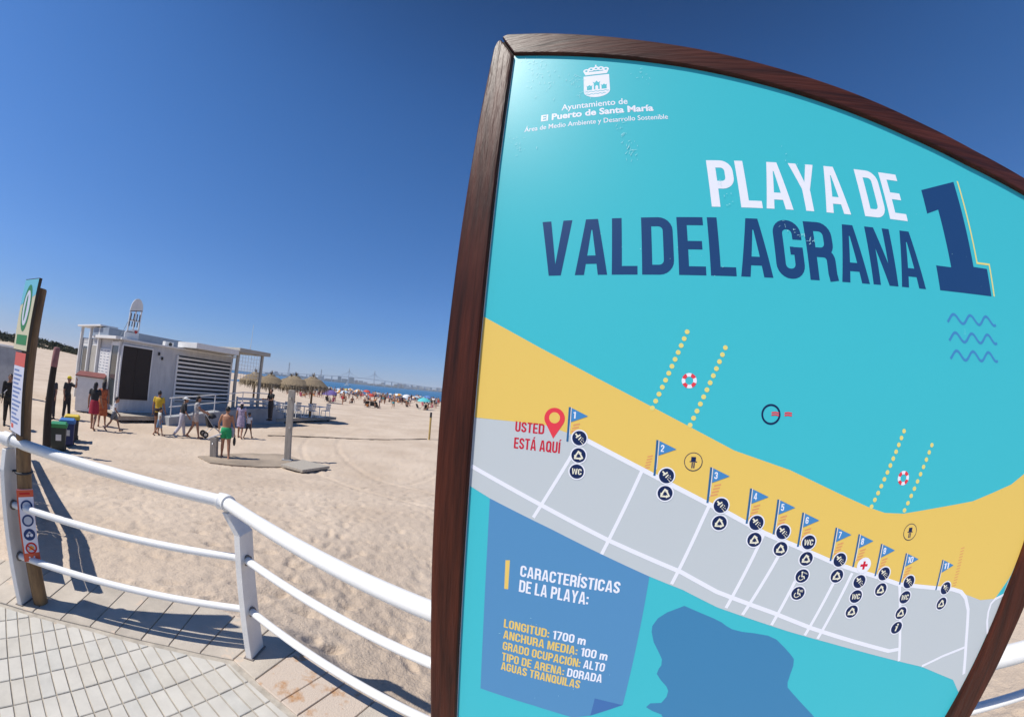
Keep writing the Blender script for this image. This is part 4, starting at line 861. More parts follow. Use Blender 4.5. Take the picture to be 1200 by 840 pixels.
def hut():
    root = thing('beach_hut', (HX, HY, HZ), 'white clapboard beach bar with brown shutter and rooftop sign', 'beach bar', rz=HA)
    D = -HZ  # world z -> local z: add D
    z = lambda w: w-HZ
    b = MB()
    siding(b, 0.0, 3.0, 0.0, 0.0, z(2.02), 24); siding(b, 0, 6.6, 0.0, z(2.02), z(2.30), 2); siding(b, 3.0, 6.6, 0.0, 0.0, z(-0.36), 5)
    b.box((3.3, 2.25, z(2.30)/2-.01), (6.56, 4.4, z(2.26)), 0)
    siding(b, 0.0, 7.0, 0.0, 0.0, z(2.28), 26, axis='y')
    b.box((1.8, 5.2, z(2.24)/2), (3.5, 3.6, z(2.24)))
    b.build('wall', m_sid, root)
    b = MB(); b.box((0.79, -0.055, z(0.845)), (1.50, 0.045, 2.40)); 
    sh = b.build('shutter', m_shut, root, bevel=0.006)
    b = MB()
    for x in (0.04, 0.79, 1.54): b.box((x, -0.082, z(0.845)), (0.05, 0.012, 2.40))
    b.build('shutter_batten', m_shut, sh)
    b = MB()
    for x0, x1, z0, z1 in ((-0.02, 1.60, z(2.05), z(2.12)), (-0.04, 0.03, z(-0.40), z(2.05)), (1.55, 1.61, z(-0.40), z(2.05))): b.box(((x0+x1)/2, -0.065, (z0+z1)/2), (x1-x0, 0.06, z1-z0))
    b.build('shutter_frame', m_hw, root, bevel=0.004)
    # louvred bay: flat near-black sheet painted as the shade behind pale slats
    MB().box((4.78, -0.03, z(0.82)), (3.44, 0.012, 2.32)).build('bay_shade_sheet', m_dark, root)
    for i in range(11):
        MB().box((4.78, -0.075, z(-0.25+i*0.212)), (3.50, 0.07, 0.10), M=Matrix.Rotation(R(18), 4, 'X')).build('louvre', m_hw, root)
    for x in (3.02, 6.54): MB().box((x, -0.07, z(0.82)), (0.09, 0.10, 2.36)).build('bay_jamb', m_hw, root, bevel=0.004)
    # eaves, roofs
    MB().box((3.3, 2.2, z(2.335)), (6.9, 4.7, 0.08)).build('roof', m_hw, root, bevel=0.01)
    MB().box((2.1, 3.0, z(2.60)), (4.6, 2.6, 0.45)).build('roof_housing', m_bgrey, root, bevel=0.02)
    ac = MB().box((2.93, 1.05, z(2.50)), (0.52, 0.32, 0.25)).build('air_unit', m_hw, root, bevel=0.015)
    MB().tube([(2.98, 0.885, z(2.50)), (2.98, 0.870, z(2.50))], 0.10, 18).build('fan_grille', m_black, ac)
    MB().box((4.55, -0.55, z(2.56)), (2.7, 2.0, 0.28)).build('canopy', m_hw, root, bevel=0.015)
    MB().box((7.05, -0.2, z(2.73)), (2.28, 2.8, 0.22)).build('canopy', m_beige, root, bevel=0.015)
    MB().box((4.7, -0.45, z(2.39)), (2.4, 1.7, 0.04)).build('canopy_soffit', m_beige, root)
    MB().box((0.15, 5.0, z(2.92)), (1.0, 4.5, 0.09)).build('porch_roof', m_hw, root, bevel=0.015)
    MB().box((-0.10, 1.65, z(2.36)), (0.55, 3.2, 0.14)).build('porch_roof', m_hw, root, bevel=0.012)
    for y in (6.75, 4.9, 3.2): MB().box((-0.13, y, z(0.9)), (0.16, 0.16, 3.9)).build('column', m_hw, root, bevel=0.01)
    w = MB().box((-0.035, 5.75, z(1.15)), (0.03, 1.3, 1.5)).build('window', m_hw, root, bevel=0.004)
    MB().box((-0.056, 5.75, z(1.15)), (0.012, 1.14, 1.34)).build('pane', m_glass, w)
    MB().box((-0.035, 4.05, z(0.6)), (0.03, 1.25, 2.6)).build('door', m_beige, root, bevel=0.004)
    # menu board with rows of small print
    b = MB().box((-0.05, 2.25, z(1.10)), (0.03, 1.65, 1.45)); rt = random.Random(4)
    for c_ in range(3):
        for r_ in range(9):
            l = rt.uniform(0.2, 0.42); b.box((-0.068, 2.85-c_*0.55-(.45-l)/2+.0, z(1.72-r_*0.145)), (0.004, l, 0.035), mi=1)
    b.build('menu_board', [m_hw, mat('menu_ink', (0.22, 0.24, 0.30), rough=0.7)], root)
    d = MB().box((-0.04, 0.72, z(0.65)), (0.04, 0.9, 2.7)).build('door', m_glass, root)
    b = MB()
    for y in (0.2, 1.24): b.box((-0.05, y, z(0.68)), (0.09, 0.12, 3.1))
    b.box((-0.05, 0.72, z(2.1)), (0.09, 0.92, 0.18)); b.build('door_frame', m_hw, root, bevel=0.005)
    # rooftop sign: arched white board with faded strokes
    b = MB(); cx, yb = 0.62, 0.55; zz = z(2.38)
    b.xz([(cx-.40, zz), (cx+.34, zz), (cx+.34, zz+.55), (cx-.30, zz+.42), (cx-.40, zz+.30)], yb, yb+.06, 0)
    for x0_, z0_, z1_ in ((-.30, .42, 1.32), (.27, .55, 1.44), (-.02, .48, 1.38)): b.box((cx+x0_+.03, yb+.03, zz+(z0_+z1_)/2), (.07, .05, z1_-z0_))
    b.box((cx, yb+.03, zz+.92), (.6, .05, .07))
    b.xz([(cx-.33, zz+1.34), (cx+.34, zz+1.46)]+[(cx+.02+.33*cos(R(a)), zz+1.46+.52*sin(R(a))) for a in (15, 35, 55, 75, 95, 115, 135, 155)], yb, yb+.06, 0)
    for x in (-.22, -.06, .10, .24): b.box((cx+x, yb-.006, zz+1.08), (.055, .008, .34), mi=1)
    for x in (-.24, -.10, .04, .18): b.box((cx+x, yb-.006, zz+.74), (.05, .008, .24), mi=1)
    b.xz([(cx-.31, zz+1.30), (cx+.34, zz+1.42), (cx+.34, zz+1.46), (cx-.31, zz+1.34)], yb-.006, yb, 1)
    b.box((cx-.03, yb-.006, zz+.36), (.56, .008, .03), mi=1)
    h_ = [(cx+.17+.010*16*sin(t)**3*.55, zz+.40+.010*(13*cos(t)-5*cos(2*t)-2*cos(3*t)-cos(4*t))*.6) for t in [2*pi*i/24 for i in range(24)]]
    b.xz(h_[::-1], yb-.012, yb-.004, 2)
    sg = b.build('roof_sign', [m_hw, mat('faded_black', (0.09, 0.09, 0.11), rough=0.7), mat('heart_red', (0.50, 0.03, 0.03), rough=0.5)], root, tri=True)
    b = MB(); b.tube([(cx+.25, yb+.06, zz+1.2), (cx+.75, yb+.9, zz)], 0.015, 6); b.tube([(cx-.2, yb+.06, zz+1.1), (cx-.3, yb+.9, zz)], 0.015, 6); b.build('sign_brace', m_bgrey, sg)
    # whip aerial
    b = MB(); b.tube([(8.0, 0.2, z(2.84)), (8.02, 0.2, z(3.5)), (8.0, 0.2, z(4.5))], [0.022, 0.014, 0.008], 8); b.box((7.98, 0.2, z(2.90)), (0.22, 0.22, 0.12), mi=1); b.build('aerial', [m_hw, m_black], root)
    for x, zz_ in ((1.95, 1.92), (2.15, 1.72)): MB().box((x, -0.05, z(zz_)), (0.10, 0.07, 0.15)).build('wall_lamp', m_black, root, bevel=0.01)
    # open end of the terrace: posts and square wire screen
    for x, y in ((6.15, -1.15), (6.15, 2.0), (7.9, -1.2), (8.0, 2.0)): MB().box((x, y, z(1.05)), (0.14, 0.14, 3.1)).build('post', m_beige, root, bevel=0.008)
    b = MB()
    for i in range(9): b.bar((6.25+i*.21, -1.2, z(1.2)), (6.25+i*.21, -1.2, z(2.60)), .014, .014)
    for i in range(7): b.bar((6.2, -1.2, z(1.3+i*.21)), (7.9, -1.2, z(1.3+i*.21)), .014, .014)
    b.build('wire_screen', m_hw, root)
    return root
hut()
def kiosk():
    p = Vector((-19.45, 10.95))
    root = thing('counter_kiosk', (p.x, p.y, -1.2), 'small white counter box with a sloping red top beside the beach bar', 'counter', rz=R(47))
    MB().box((0, 0, 0.80), (1.30, 0.62, 1.60)).build('body', m_hw, root, bevel=0.01)
    b = MB(); b.add([(-.72, -.40, 1.60), (.72, -.40, 1.60), (.72, .38, 1.78), (-.72, .38, 1.78), (-.72, -.40, 1.64), (.72, -.40, 1.64), (.72, .38, 1.82), (-.72, .38, 1.82)], [(3, 2, 1, 0), (4, 5, 6, 7), (0, 1, 5, 4), (1, 2, 6, 5), (2, 3, 7, 6), (3, 0, 4, 7)])
    b.build('lid', mat('red_roof_felt', (0.20, 0.055, 0.05), rough=0.8, var=0.3, vscale=5), root)
kiosk()
def terrace():
    q0 = Vector((HX, HY))
    root = thing('terrace_deck', (HX, HY, HZ), 'low plank terrace deck running along the front of the beach bar', 'deck', rz=HA)
    b = MB(); x = -0.35
    while x < 14.4:
        y0 = -1.25 if x < 8.6 else -2.2
        b.box((x+.07, (y0+4.6)/2, -0.03), (0.135, 4.6-y0, 0.05)); x += 0.145
    b.build('planking', m_plank, root)
    b = MB(); b.box((4.1, -1.19, -0.13), (8.9, 0.06, 0.13)); b.box((11.55, -2.14, -0.13), (5.8, 0.06, 0.13)); b.build('edge_beam', m_plank, root)
    for x in [i*1.4-.2 for i in range(11)]: MB().box((x, (-1.0 if x < 8.6 else -1.95), -0.30), (0.12, 0.12, 0.50)).build('support', m_shut, root)
terrace()
def access_ramp():
    root = thing('access_ramp', (HX, HY, HZ), 'grey concrete access ramp with white railings climbing to the beach bar terrace', 'ramp', rz=HA)
    z = lambda w: w-HZ
    prof = [(1.75, z(-1.30)), (1.75, z(-0.86)), (6.1, z(-0.40)), (8.3, z(-0.36)), (9.25, z(-0.70)), (9.35, z(-1.30))]
    MB().xz(prof, -2.15, -1.28).build('ramp_body', m_conc, root, bevel=0.015)
    top = lambda x: -0.86+0.46*(x-1.75)/4.35 if x < 6.1 else -0.38
    for yy in (-2.08,):
        for hgt, r in ((0.86, 0.026), (0.46, 0.022)):
            MB().tube([(x, yy, z(top(x)+hgt)) for x in (1.75, 3.0, 4.5, 6.1, 7.2, 8.3)], r, 10).build('rail', m_hw, root)
        for x in (1.85, 2.55, 4.3, 6.08, 8.25): MB().tube([(x, yy, z(top(x))), (x, yy, z(top(x)+0.86))], 0.026, 10).build('post', m_hw, root)
access_ramp()
def board_fence():
    root = thing('terrace_balustrade', (HX, HY, HZ), 'white horizontal board balustrade at the open end of the beach bar terrace', 'balustrade', rz=HA)
    for x in (6.6, 7.8, 9.0): MB().box((x, -0.9, 0.55), (0.08, 0.08, 1.1)).build('post', m_hw, root)
    for k in range(4): MB().box((7.8, -0.95, 0.28+k*0.24), (2.5, 0.03, 0.12)).build('board', m_hw, root)
board_fence()

# ------------------------------------------------------------ thatched parasols, chairs and tables on the terrace
m_straw = mat('straw', (0.50, 0.40, 0.27), rough=0.95, var=0.55, vscale=14)
m_straw2 = mat('straw_dark', (0.26, 0.20, 0.13), rough=0.95, var=0.4, vscale=14)
def parasol():
    root = thing('thatched_parasol', (0, 0, 0), 'straw', 'parasol')
    MB().tube([(0, 0, 0), (0.01, 0, 1.3), (0, 0, 2.55)], [0.075, 0.07, 0.06], 12).build('pole', m_timber, root)
    rt = random.Random(9); b = MB(); n = 22
    V = [(0, 0, 2.62)]
    for i in range(n):
        a = 2*pi*i/n; V.append((0.62*cos(a), 0.62*sin(a), 2.42)); 
    for i in range(n):
        a = 2*pi*i/n; V.append((1.08*cos(a), 1.08*sin(a), 2.02))
    F = [(0, 1+i, 1+(i+1) % n) for i in range(n)]+[(1+i, 1+n+i, 1+n+(i+1) % n, 1+(i+1) % n) for i in range(n)]
    b.add(V, F, 1)
    for k in range(900):
        a = rt.uniform(0, 2*pi); t = rt.uniform(0.05, 1.0); r0 = 0.12+0.85*t; z0 = 2.64-0.62*t+rt.uniform(0, .07)
        L = rt.uniform(0.28, 0.50); r1 = r0+L*rt.uniform(0.45, 0.75); z1 = z0-L*rt.uniform(0.55, 0.95); w = rt.uniform(0.012, 0.03); da = rt.uniform(-.12, .12)
        p0 = Vector((r0*cos(a), r0*sin(a), z0)); p1 = Vector((r1*cos(a+da), r1*sin(a+da), z1)); s_ = Vector((-sin(a), cos(a), 0))*w
        b.add([p0-s_, p0+s_, p1+s_*.3, p1-s_*.3], [(0, 1, 2, 3)], 0 if rt.random() < .7 else 1)
    for k in range(420):   # ragged hanging fringe
        a = rt.uniform(0, 2*pi); r0 = rt.uniform(.92, 1.12); z0 = 2.06+rt.uniform(-.06, .06); L = rt.uniform(.18, .46)*(1+.35*sin(a*5+1)); p0 = Vector((r0*cos(a), r0*sin(a), z0)); p1 = Vector(((r0+.07)*cos(a), (r0+.07)*sin(a), z0-L)); s_ = Vector((-sin(a), cos(a), 0))*rt.uniform(.010, .026)
        b.add([p0-s_, p0+s_, p1+s_*.4, p1-s_*.4], [(0, 1, 2, 3)], 0 if rt.random() < .6 else 1)
    b.build('thatch', [m_straw, m_straw2], root)
    b = MB()
    for k in range(30):
        a = rt.uniform(0, 2*pi); p0 = Vector((0, 0, 2.60)); p1 = Vector((0.14*cos(a), 0.14*sin(a), 2.60+rt.uniform(.12, .34))); s_ = Vector((-sin(a), cos(a), 0))*.02
        b.add([p0-s_, p0+s_, p1+s_*.3, p1-s_*.3], [(0, 1, 2, 3)], 1)
    b.build('top_tuft', [m_straw, m_straw2], root)
    return root
PP = [((-13.39, 22.91), 1.03, 'straw parasol standing alone at the sea end of the terrace'),
      ((-14.17, 21.97), 1.0, 'straw parasol second from the sea end of the terrace'),
      ((-14.95, 22.60), 0.98, 'straw parasol in the middle of the terrace row behind the shower post'),
      ((-15.72, 21.30), 0.97, 'straw parasol second from the beach bar in the terrace row'),
      ((-17.30, 21.60), 0.98, 'straw parasol nearest the beach bar in the terrace row'),
      ((-18.60, 23.20), 0.98, 'straw parasol at the back of the terrace half hidden by the bar screen')]
par0 = parasol()
for i, ((x, y), sc_, lb) in enumerate(PP):
    o = par0 if i == 0 else copy_tree(par0)
    o.location = (x, y, HZ); o.rotation_euler = (0, 0, i*1.3); o.scale = (sc_,)*3; o['label'] = lb; o['group'] = 'straw parasols on the terrace'
m_plas = mat('white_plastic', (0.72, 0.72, 0.73), rough=0.4)
def chair():
    root = thing('terrace_chair', (0, 0, 0), 'chair', 'chair')
    MB().box((0, 0, 0.44), (0.46, 0.44, 0.035)).build('seat', m_plas, root, bevel=0.01)
    b = MB()
    for i in range(5): b.box((-.18+i*.09, .235, .68), (.045, .025, .44), M=Matrix.Rotation(R(-8), 4, 'X'))
    b.box((0, .265, .89), (.46, .03, .06)); b.build('backrest', m_plas, root)
    for sx in (-1, 1):
        for sy in (-1, 1): MB().bar((sx*.20, sy*.19, .43), (sx*.23, sy*.23, 0), .04, .035).build('leg', m_plas, root)
        MB().bar((sx*.235, -.18, .64), (sx*.235, .23, .66), .045, .025).build('armrest', m_plas, root)
    return root
def table():
    root = thing('terrace_table', (0, 0, 0), 'table', 'table')
    MB().box((0, 0, 0.72), (0.75, 0.75, 0.03)).build('table_top', m_plas, root, bevel=0.008)
    MB().tube([(0, 0, 0.04), (0, 0, 0.71)], 0.035, 10).build('leg', m_plas, root)
    MB().box((0, 0, 0.02), (0.5, 0.5, 0.035)).build('base', m_plas, root, bevel=0.008)
    return root
ch0 = chair(); tb0 = table(); nth = ['first', 'second', 'third', 'fourth', 'fifth', 'sixth', 'seventh']
TB = [(-12.85, 23.25), (-13.35, 22.05), (-14.05, 21.25), (-14.55, 20.45), (-15.1, 22.1), (-15.0, 19.75)]
where = ['at the sea end of the terrace deck', 'under the second straw parasol from the sea end', 'right behind the shower post', 'at the bar end of the terrace front row', 'under the middle straw parasol', 'beside the board balustrade of the bar']
for i, (x, y) in enumerate(TB):
    o = tb0 if i == 0 else copy_tree(tb0); o.location = (x, y, HZ); o.rotation_euler = (0, 0, HA+.1*i); o['label'] = 'white plastic terrace table '+where[i]; o['group'] = 'terrace tables'
    for k, (dx, dy, a, nm) in enumerate(((0.72, 0.05, -pi/2, 'facing the bar'), (-0.72, -0.05, pi/2, 'facing the sea'))):
        c_ = ch0 if (i == 0 and k == 0) else copy_tree(ch0)
        q = Vector((x, y))+hux*dx+huy*dy; c_.location = (q.x, q.y, HZ); c_.rotation_euler = (0, 0, HA+a+random.uniform(-.3, .3)); c_['label'] = 'white slatted terrace chair '+nm+', at the table '+where[i]; c_['group'] = 'terrace chairs'
# shorten labels to the limit
for o in bpy.data.objects:
    if o.get('category') == 'chair': o['label'] = o['label'].replace('white slatted terrace chair', 'white chair').replace('at the table ', '')

# ------------------------------------------------------------ shower, foot wash, pads, posts, bins
m_shw = mat('weathered_grey_wood', (0.43, 0.385, 0.325), rough=0.85, var=0.3, vscale=5, stretch=(5, 5, .7), bump=.3, bscale=20)
m_wet = mat('wet_sand', (0.40, 0.32, 0.24), rough=0.7, var=0.45, vscale=0.9, bump=.4, bscale=12)
m_metal = mat('steel', (0.55, 0.56, 0.57), rough=0.3, metal=0.9)
G = -1.25
root = thing('beach_shower', (-7.28, 11.12, G), 'tall grey shower pillar with a push button standing on a wet pad', 'shower', rz=R(20))
MB().box((0, 0, 1.2), (0.21, 0.17, 2.42)).build('pillar', m_shw, root, bevel=0.015)
MB().tube([(0.0, -.08, 2.16), (0.0, -.20, 2.14)], 0.035, 12).build('shower_head', m_metal, root)
MB().tube([(0.03, -.08, 1.15), (0.03, -.11, 1.15)], 0.035, 12).build('push_button', m_metal, root)
MB().box((0, 0, 0.03), (0.34, 0.27, 0.06)).build('foot_plate', m_conc, root, bevel=0.006)
root = thing('foot_wash', (-9.22, 9.62, G), 'short grey foot washing stand with a slanted top beside the man in trunks', 'foot wash', rz=R(25))
MB().box((0, 0, 0.33), (0.22, 0.22, 0.66)).build('stand', m_shw, root, bevel=0.012)
MB().box((0.03, 0, 0.70), (0.50, 0.20, 0.05), M=Matrix.Rotation(R(-24), 4, 'Y')).build('slanted_top', m_hw, root, bevel=0.008)
MB().tube([(0, -.11, .48), (0, -.18, .48), (0, -.19, .44)], 0.018, 10).build('tap', m_metal, root)
def pad(name, poly, z0, z1, m, label, cat='pad'):
    b = MB(); cx = sum(p[0] for p in poly)/len(poly); cy = sum(p[1] for p in poly)/len(poly)
    b.prism([(p[0]-cx, p[1]-cy) for p in poly], z0, z1); o = b.build(name, m, None, (cx, cy, 0), bevel=0.01); return tag(o, label, cat)
wp = [(-9.55, 9.15), (-8.68, 8.88), (-7.0, 9.9), (-6.45, 11.35), (-7.9, 11.9), (-9.0, 10.9)]
def wobble(poly, n=9, amp=.10):
    out = []
    for i in range(len(poly)):
        a, e = Vector(poly[i]), Vector(poly[(i+1) % len(poly)])
        for k in range(n): q = a.lerp(e, k/n); out.append((q.x+amp*noise.noise((q.x*1.9, q.y*1.9, 7)), q.y+amp*noise.noise((q.x*1.9, q.y*1.9, 17))))
    return out
pad('wet_pad', wobble(wp), G-.2, G+.035, m_wet, 'wet sandy slab under the shower pillar and foot wash')
pad('shower_board', [(-6.85, 10.10), (-5.93, 9.90), (-5.55, 10.95), (-6.70, 11.20)], G+.045, G+.13, m_shw, 'raised grey duckboard lying on the sand beside the shower')
root = thing('marker_post', (-4.46, 21.07, -1.30), 'slim yellow beach post with a black top holding the sand barrier line', 'post')
MB().tube([(0, 0, 0), (0, 0, 1.35)], 0.06, 14).build('shaft', mat('post_yellow', (0.52, 0.36, 0.12), rough=0.6, var=.3, vscale=4), root)
MB().tube([(0, 0, 1.35), (0, 0, 1.62), (0, 0, 1.65)], [0.065, 0.065, 0.05], 14).build('black_top', m_black, root)
b = MB(); rt = random.Random(12); pts = []
for i in range(60):
    t = i/59; x, y = -11.0+t*6.4, 15.0+t*5.95+0.25*sin(t*7); pts.append((x, y, gz(x, y)+0.015))
o = b.tube(pts, [0.018+0.012*(0.5+0.5*sin(i*.7)) for i in range(60)], 8).build('rope', mat('dark_rope', (0.07, 0.055, 0.045), rough=0.95)); tag(o, 'dark rope lying across the sand up to the yellow post', 'rope')
root = thing('wooden_post', (-11.55, 5.22, G), 'dark weathered wooden post with a faded pink top beside the waste bins', 'post')
MB().tube([(-0.06, 0.0, -0.1), (0.0, 0, 1.2), (0.10, 0.02, 2.32)], [0.125, 0.105, 0.09], 14).build('shaft', mat('dark_timber', (0.022, 0.014, 0.010), rough=0.8, var=.4, vscale=6), root)
MB().tube([(0.10, 0.02, 2.32), (0.135, 0.03, 2.78), (0.137, 0.03, 2.81)], [0.095, 0.092, 0.07], 14).build('pink_top', mat('faded_pink', (0.34, 0.15, 0.14), rough=0.8, var=.4, vscale=6), root)
m_bin = mat('bin_dark', (0.022, 0.032, 0.030), rough=0.5)
def bin_(x, y, lidm, bodym, label, rz=0.3):
    root = thing('waste_bin', (x, y, G), label, 'bin', rz=rz, group='recycling bins on the sand'); root.scale = (.80, .80, .76)
    b = MB(); V = [(-.24, -.24, .07), (.24, -.24, .07), (.24, .24, .07), (-.24, .24, .07), (-.29, -.30, .90), (.29, -.30, .90), (.29, .30, .90), (-.29, .30, .90)]
    b.add(V, [(3, 2, 1, 0), (4, 5, 6, 7), (0, 1, 5, 4), (1, 2, 6, 5), (2, 3, 7, 6), (3, 0, 4, 7)]); b.build('body', bodym, root, bevel=.02)
    b = MB(); b.xz([(-.33, .90), (.33, .90), (.33, .96), (.26, 1.04), (-.26, 1.04), (-.33, .96)], -.34, .33); b.build('lid', lidm, root, bevel=.02)
    MB().box((0.02, -.285, .55), (.2, .012, .22)).build('label_plate', m_hw, root)
    for s_ in (-1, 1): MB().tube([(s_*.24-.03, .25, .08), (s_*.24+.03, .25, .08)], .09, 14).build('wheel', m_black, root)
bin_(-12.10, 5.82, mat('lid_green', (0.035, 0.24, 0.07), rough=.4), m_bin, 'dark waste bin with a green lid, nearest of the bins on the sand', R(60))
bin_(-12.70, 6.40, mat('lid_blue', (0.05, 0.16, 0.40), rough=.4), mat('bin_blue', (0.02, 0.035, 0.13), rough=.5), 'blue waste bin between the green and the yellow ones on the sand', R(60))
bin_(-13.40, 6.92, mat('lid_yellow', (0.70, 0.50, 0.03), rough=.4), mat('bin_body_dark', (0.03, 0.03, 0.035), rough=.5), 'waste bin with a yellow lid, farthest of the bins on the sand', R(60))

# ------------------------------------------------------------ people
def remesh(mb, voxel, smooth_it=2):
    me = bpy.data.meshes.new('tmp'); me.from_pydata(mb.v, [], mb.f); o = bpy.data.objects.new('tmp', me); COL.objects.link(o)
    md = o.modifiers.new('r', 'REMESH'); md.mode = 'VOXEL'; md.voxel_size = voxel; md.use_smooth_shade = True
    s_ = o.modifiers.new('s', 'SMOOTH'); s_.iterations = smooth_it; s_.factor = 0.5
    dg = bpy.context.evaluated_depsgraph_get(); out = bpy.data.meshes.new_from_object(o.evaluated_get(dg))
    bpy.data.objects.remove(o); bpy.data.meshes.remove(me)
    for p in out.polygons: p.use_smooth = True
    return out
def link_mesh(name, me, m, parent):
    me.materials.clear(); me.materials.append(m); me.name = name
    o = bpy.data.objects.new(name, me); COL.objects.link(o); o.parent = parent; return o
TORSO = [(0.83, .070, .105), (0.90, .105, .155), (0.97, .110, .162), (1.06, .090, .135), (1.18, .100, .148), (1.31, .108, .165), (1.39, .092, .172), (1.44, .060, .105), (1.47, .045, .055)]
def loft(mb, secs, T, k=1.0, n=18, add=0.0):
    V = []; F = []
    for z, rx, ry in secs:
        for i in range(n):
            a = 2*pi*i/n; V.append(T(Vector(((rx*k+add)*cos(a), (ry*k+add)*sin(a), z))))
    m = len(secs)
    for j in range(m-1):
        for i in range(n): F.append((j*n+i, j*n+(i+1) % n, (j+1)*n+(i+1) % n, (j+1)*n+i))
    F.append(tuple(reversed(range(n)))); F.append(tuple(range((m-1)*n, m*n))); mb.add(V, F)
def figure(parent, pose, female=False, head_k=1.0, slim=1.0):
    """returns joints and builders for a 1.70 m figure facing +X; parts get parented by the caller"""
    lean = R(pose.get('lean', 2)); drop = pose.get('drop', 0.0)
    HIPZ = 0.90-drop
    def T(p):   # upper body leans about the hips
        q = Vector((p.x, p.y, p.z-0.90)); q = Matrix.Rotation(lean, 3, 'Y') @ q; return q+Vector((0, 0, HIPZ))
    J = {'T': T}
    for k, sgn in (('L', 1), ('R', -1)):
        a, ab, bend = pose['arm'+k]; S = T(Vector((0, sgn*.175, 1.395)))
        def dirv(pitch, abd): return Vector((sin(R(pitch))*cos(R(abd)), sgn*sin(R(abd)), -cos(R(pitch))*cos(R(abd))))
        El = S+dirv(a+pose.get('lean', 2)*-1, ab)*.285; Wr = El+dirv(a+bend, ab*0.3)*.245
        J['sh'+k], J['el'+k], J['wr'+k], J['fd'+k] = S, El, Wr, (Wr-El).normalized()
        p, b_ = pose['leg'+k]; Hp = Vector((0, sgn*.088, HIPZ)); out = pose.get('spread', 3)
        dl = lambda q, o=out: Vector((sin(R(q)), sgn*sin(R(o)), -cos(R(q)))).normalized()
        Kn = Hp+dl(p)*.42; An = Kn+dl(p-b_)*.41
        J['hp'+k], J['kn'+k], J['an'+k] = Hp, Kn, An
        J['ft'+k] = pose.get('foot', 1)
    low = min(J['anL'].z, J['anR'].z)
    if pose.get('seat') is None: shift = 0.075-low
    else: shift = pose['seat']-HIPZ+0.10
    sv = Vector((0, 0, shift))
    for k in list(J):
        if isinstance(J[k], Vector) and k[:2] != 'fd': J[k] = J[k]+sv
    J['T'] = lambda p: T(p)+sv
    return J
def body_mesh(J, pose, female, head_k, voxel, slim=1.0, fingers=True):
    T = J['T']; mb = MB(); s_ = slim
    tor = TORSO if not female else [(0.83, .075, .110), (0.90, .112, .165), (0.97, .108, .165), (1.06, .080, .118), (1.18, .088, .130), (1.29, .112, .148), (1.39, .085, .152), (1.44, .055, .090), (1.47, .042, .050)]
    loft(mb, tor, T, s_)
    mb.tube([T(Vector((0, 0, 1.40))), T(Vector((0.008, 0, 1.48))), T(Vector((.018, 0, 1.55)))], [.062*s_, .052*s_, .050*s_], 12)
    hc = T(Vector((.020, 0, 1.47+.125*head_k))); hy = R(pose.get('look', 0)); hp_ = R(pose.get('nod', 0))
    HM = Matrix.Rotation(hy, 4, 'Z') @ Matrix.Rotation(hp_, 4, 'Y')
    P = lambda x, y, z: hc+(HM @ Vector((x*head_k, y*head_k, z*head_k)))
    mb.ell(hc, (.092*head_k, .076*head_k, .112*head_k), M=HM)
    mb.ell(P(.040, 0, -.055), (.055*head_k, .052*head_k, .062*head_k), M=HM)
    mb.tube([P(.075, 0, .025), P(.110, 0, -.018), P(.085, 0, -.030)], [.012, .019, .012], 8)
    mb.tube([P(.078, -.022, -.058), P(.092, 0, -.058), P(.078, .022, -.058)], [.010, .012, .010], 6)
    for y in (-1, 1): mb.ell(P(-.005, y*.076, 0), (.020, .012, .032), 8, 6)
    for k, sg in (('L', 1), ('R', -1)):
        sh, el, wr, fd = J['sh'+k], J['el'+k], J['wr'+k], J['fd'+k]
        mb.ell(sh+Vector((0, -sg*.012, 0)), (.060*s_, .058*s_, .062*s_), 10, 8)
        mb.tube([sh, sh.lerp(el, .4), el, el.lerp(wr, .35), wr], [.052*s_, .050*s_, .038*s_, .040*s_, .027], 12)
        side = fd.cross(Vector((0, 1, 0)));
        if side.length < .1: side = Vector((1, 0, 0))
        side.normalize(); acr = Vector((1, 0, 0)); acr = (acr-fd*acr.dot(fd)); acr = acr.normalized() if acr.length > .1 else side
        thk = fd.cross(acr).normalized()
        hM = Matrix((acr, thk, fd)).transposed().to_4x4()
        mb.ell(wr+fd*.048, (.042, .018, .055), 10, 8, M=hM)
        if fingers:
            for i, (o_, L) in enumerate(((-.030, .060), (-.010, .078), (.010, .074), (.029, .056))):
                b0 = wr+fd*.088+acr*o_; b1 = b0+fd*L*.55+thk*(-sg*.010); b2 = b0+fd*L*.9+thk*(-sg*.030); mb.tube([b0-fd*.02, b0, b1, b2], [.0105, .0105, .0098, .0085], 7)
            b0 = wr+fd*.030+acr*.036; mb.tube([b0-acr*.01, b0+acr*.018+fd*.022, b0+acr*.022+fd*.052], [.013, .0115, .010], 7)
        hp, kn, an = J['hp'+k], J['kn'+k], J['an'+k]
        mb.tube([hp+Vector((0, 0, .03)), hp.lerp(kn, .35), kn, kn.lerp(an, .3), kn.lerp(an, .7), an], [.088*s_, .082*s_, .054*s_, .056*s_, .040*s_, .034*s_], 14)
        dn = (an-kn).normalized(); fw = Vector((1, 0, 0)); fw = (fw-dn*fw.dot(dn)).normalized()
        toe = an+fw*.155+Vector((0, 0, -.035)); 
        mb.tube([an+Vector((0, 0, .02)), an-fw*.045+dn*.045, an+fw*.06+dn*.045, an+fw*.165+dn*.055, an+fw*.195+dn*.058], [.036, .034, .040, .036, .022], 10)
    return remesh(mb, voxel), hc, HM
CLOTH = {}
def cmat(col):
    key = 'cloth_%d_%d_%d' % tuple(int(c_*255) for c_ in col)
    return mat(key, col, rough=0.85, var=0.25, vscale=14, bump=0.25, bscale=35)
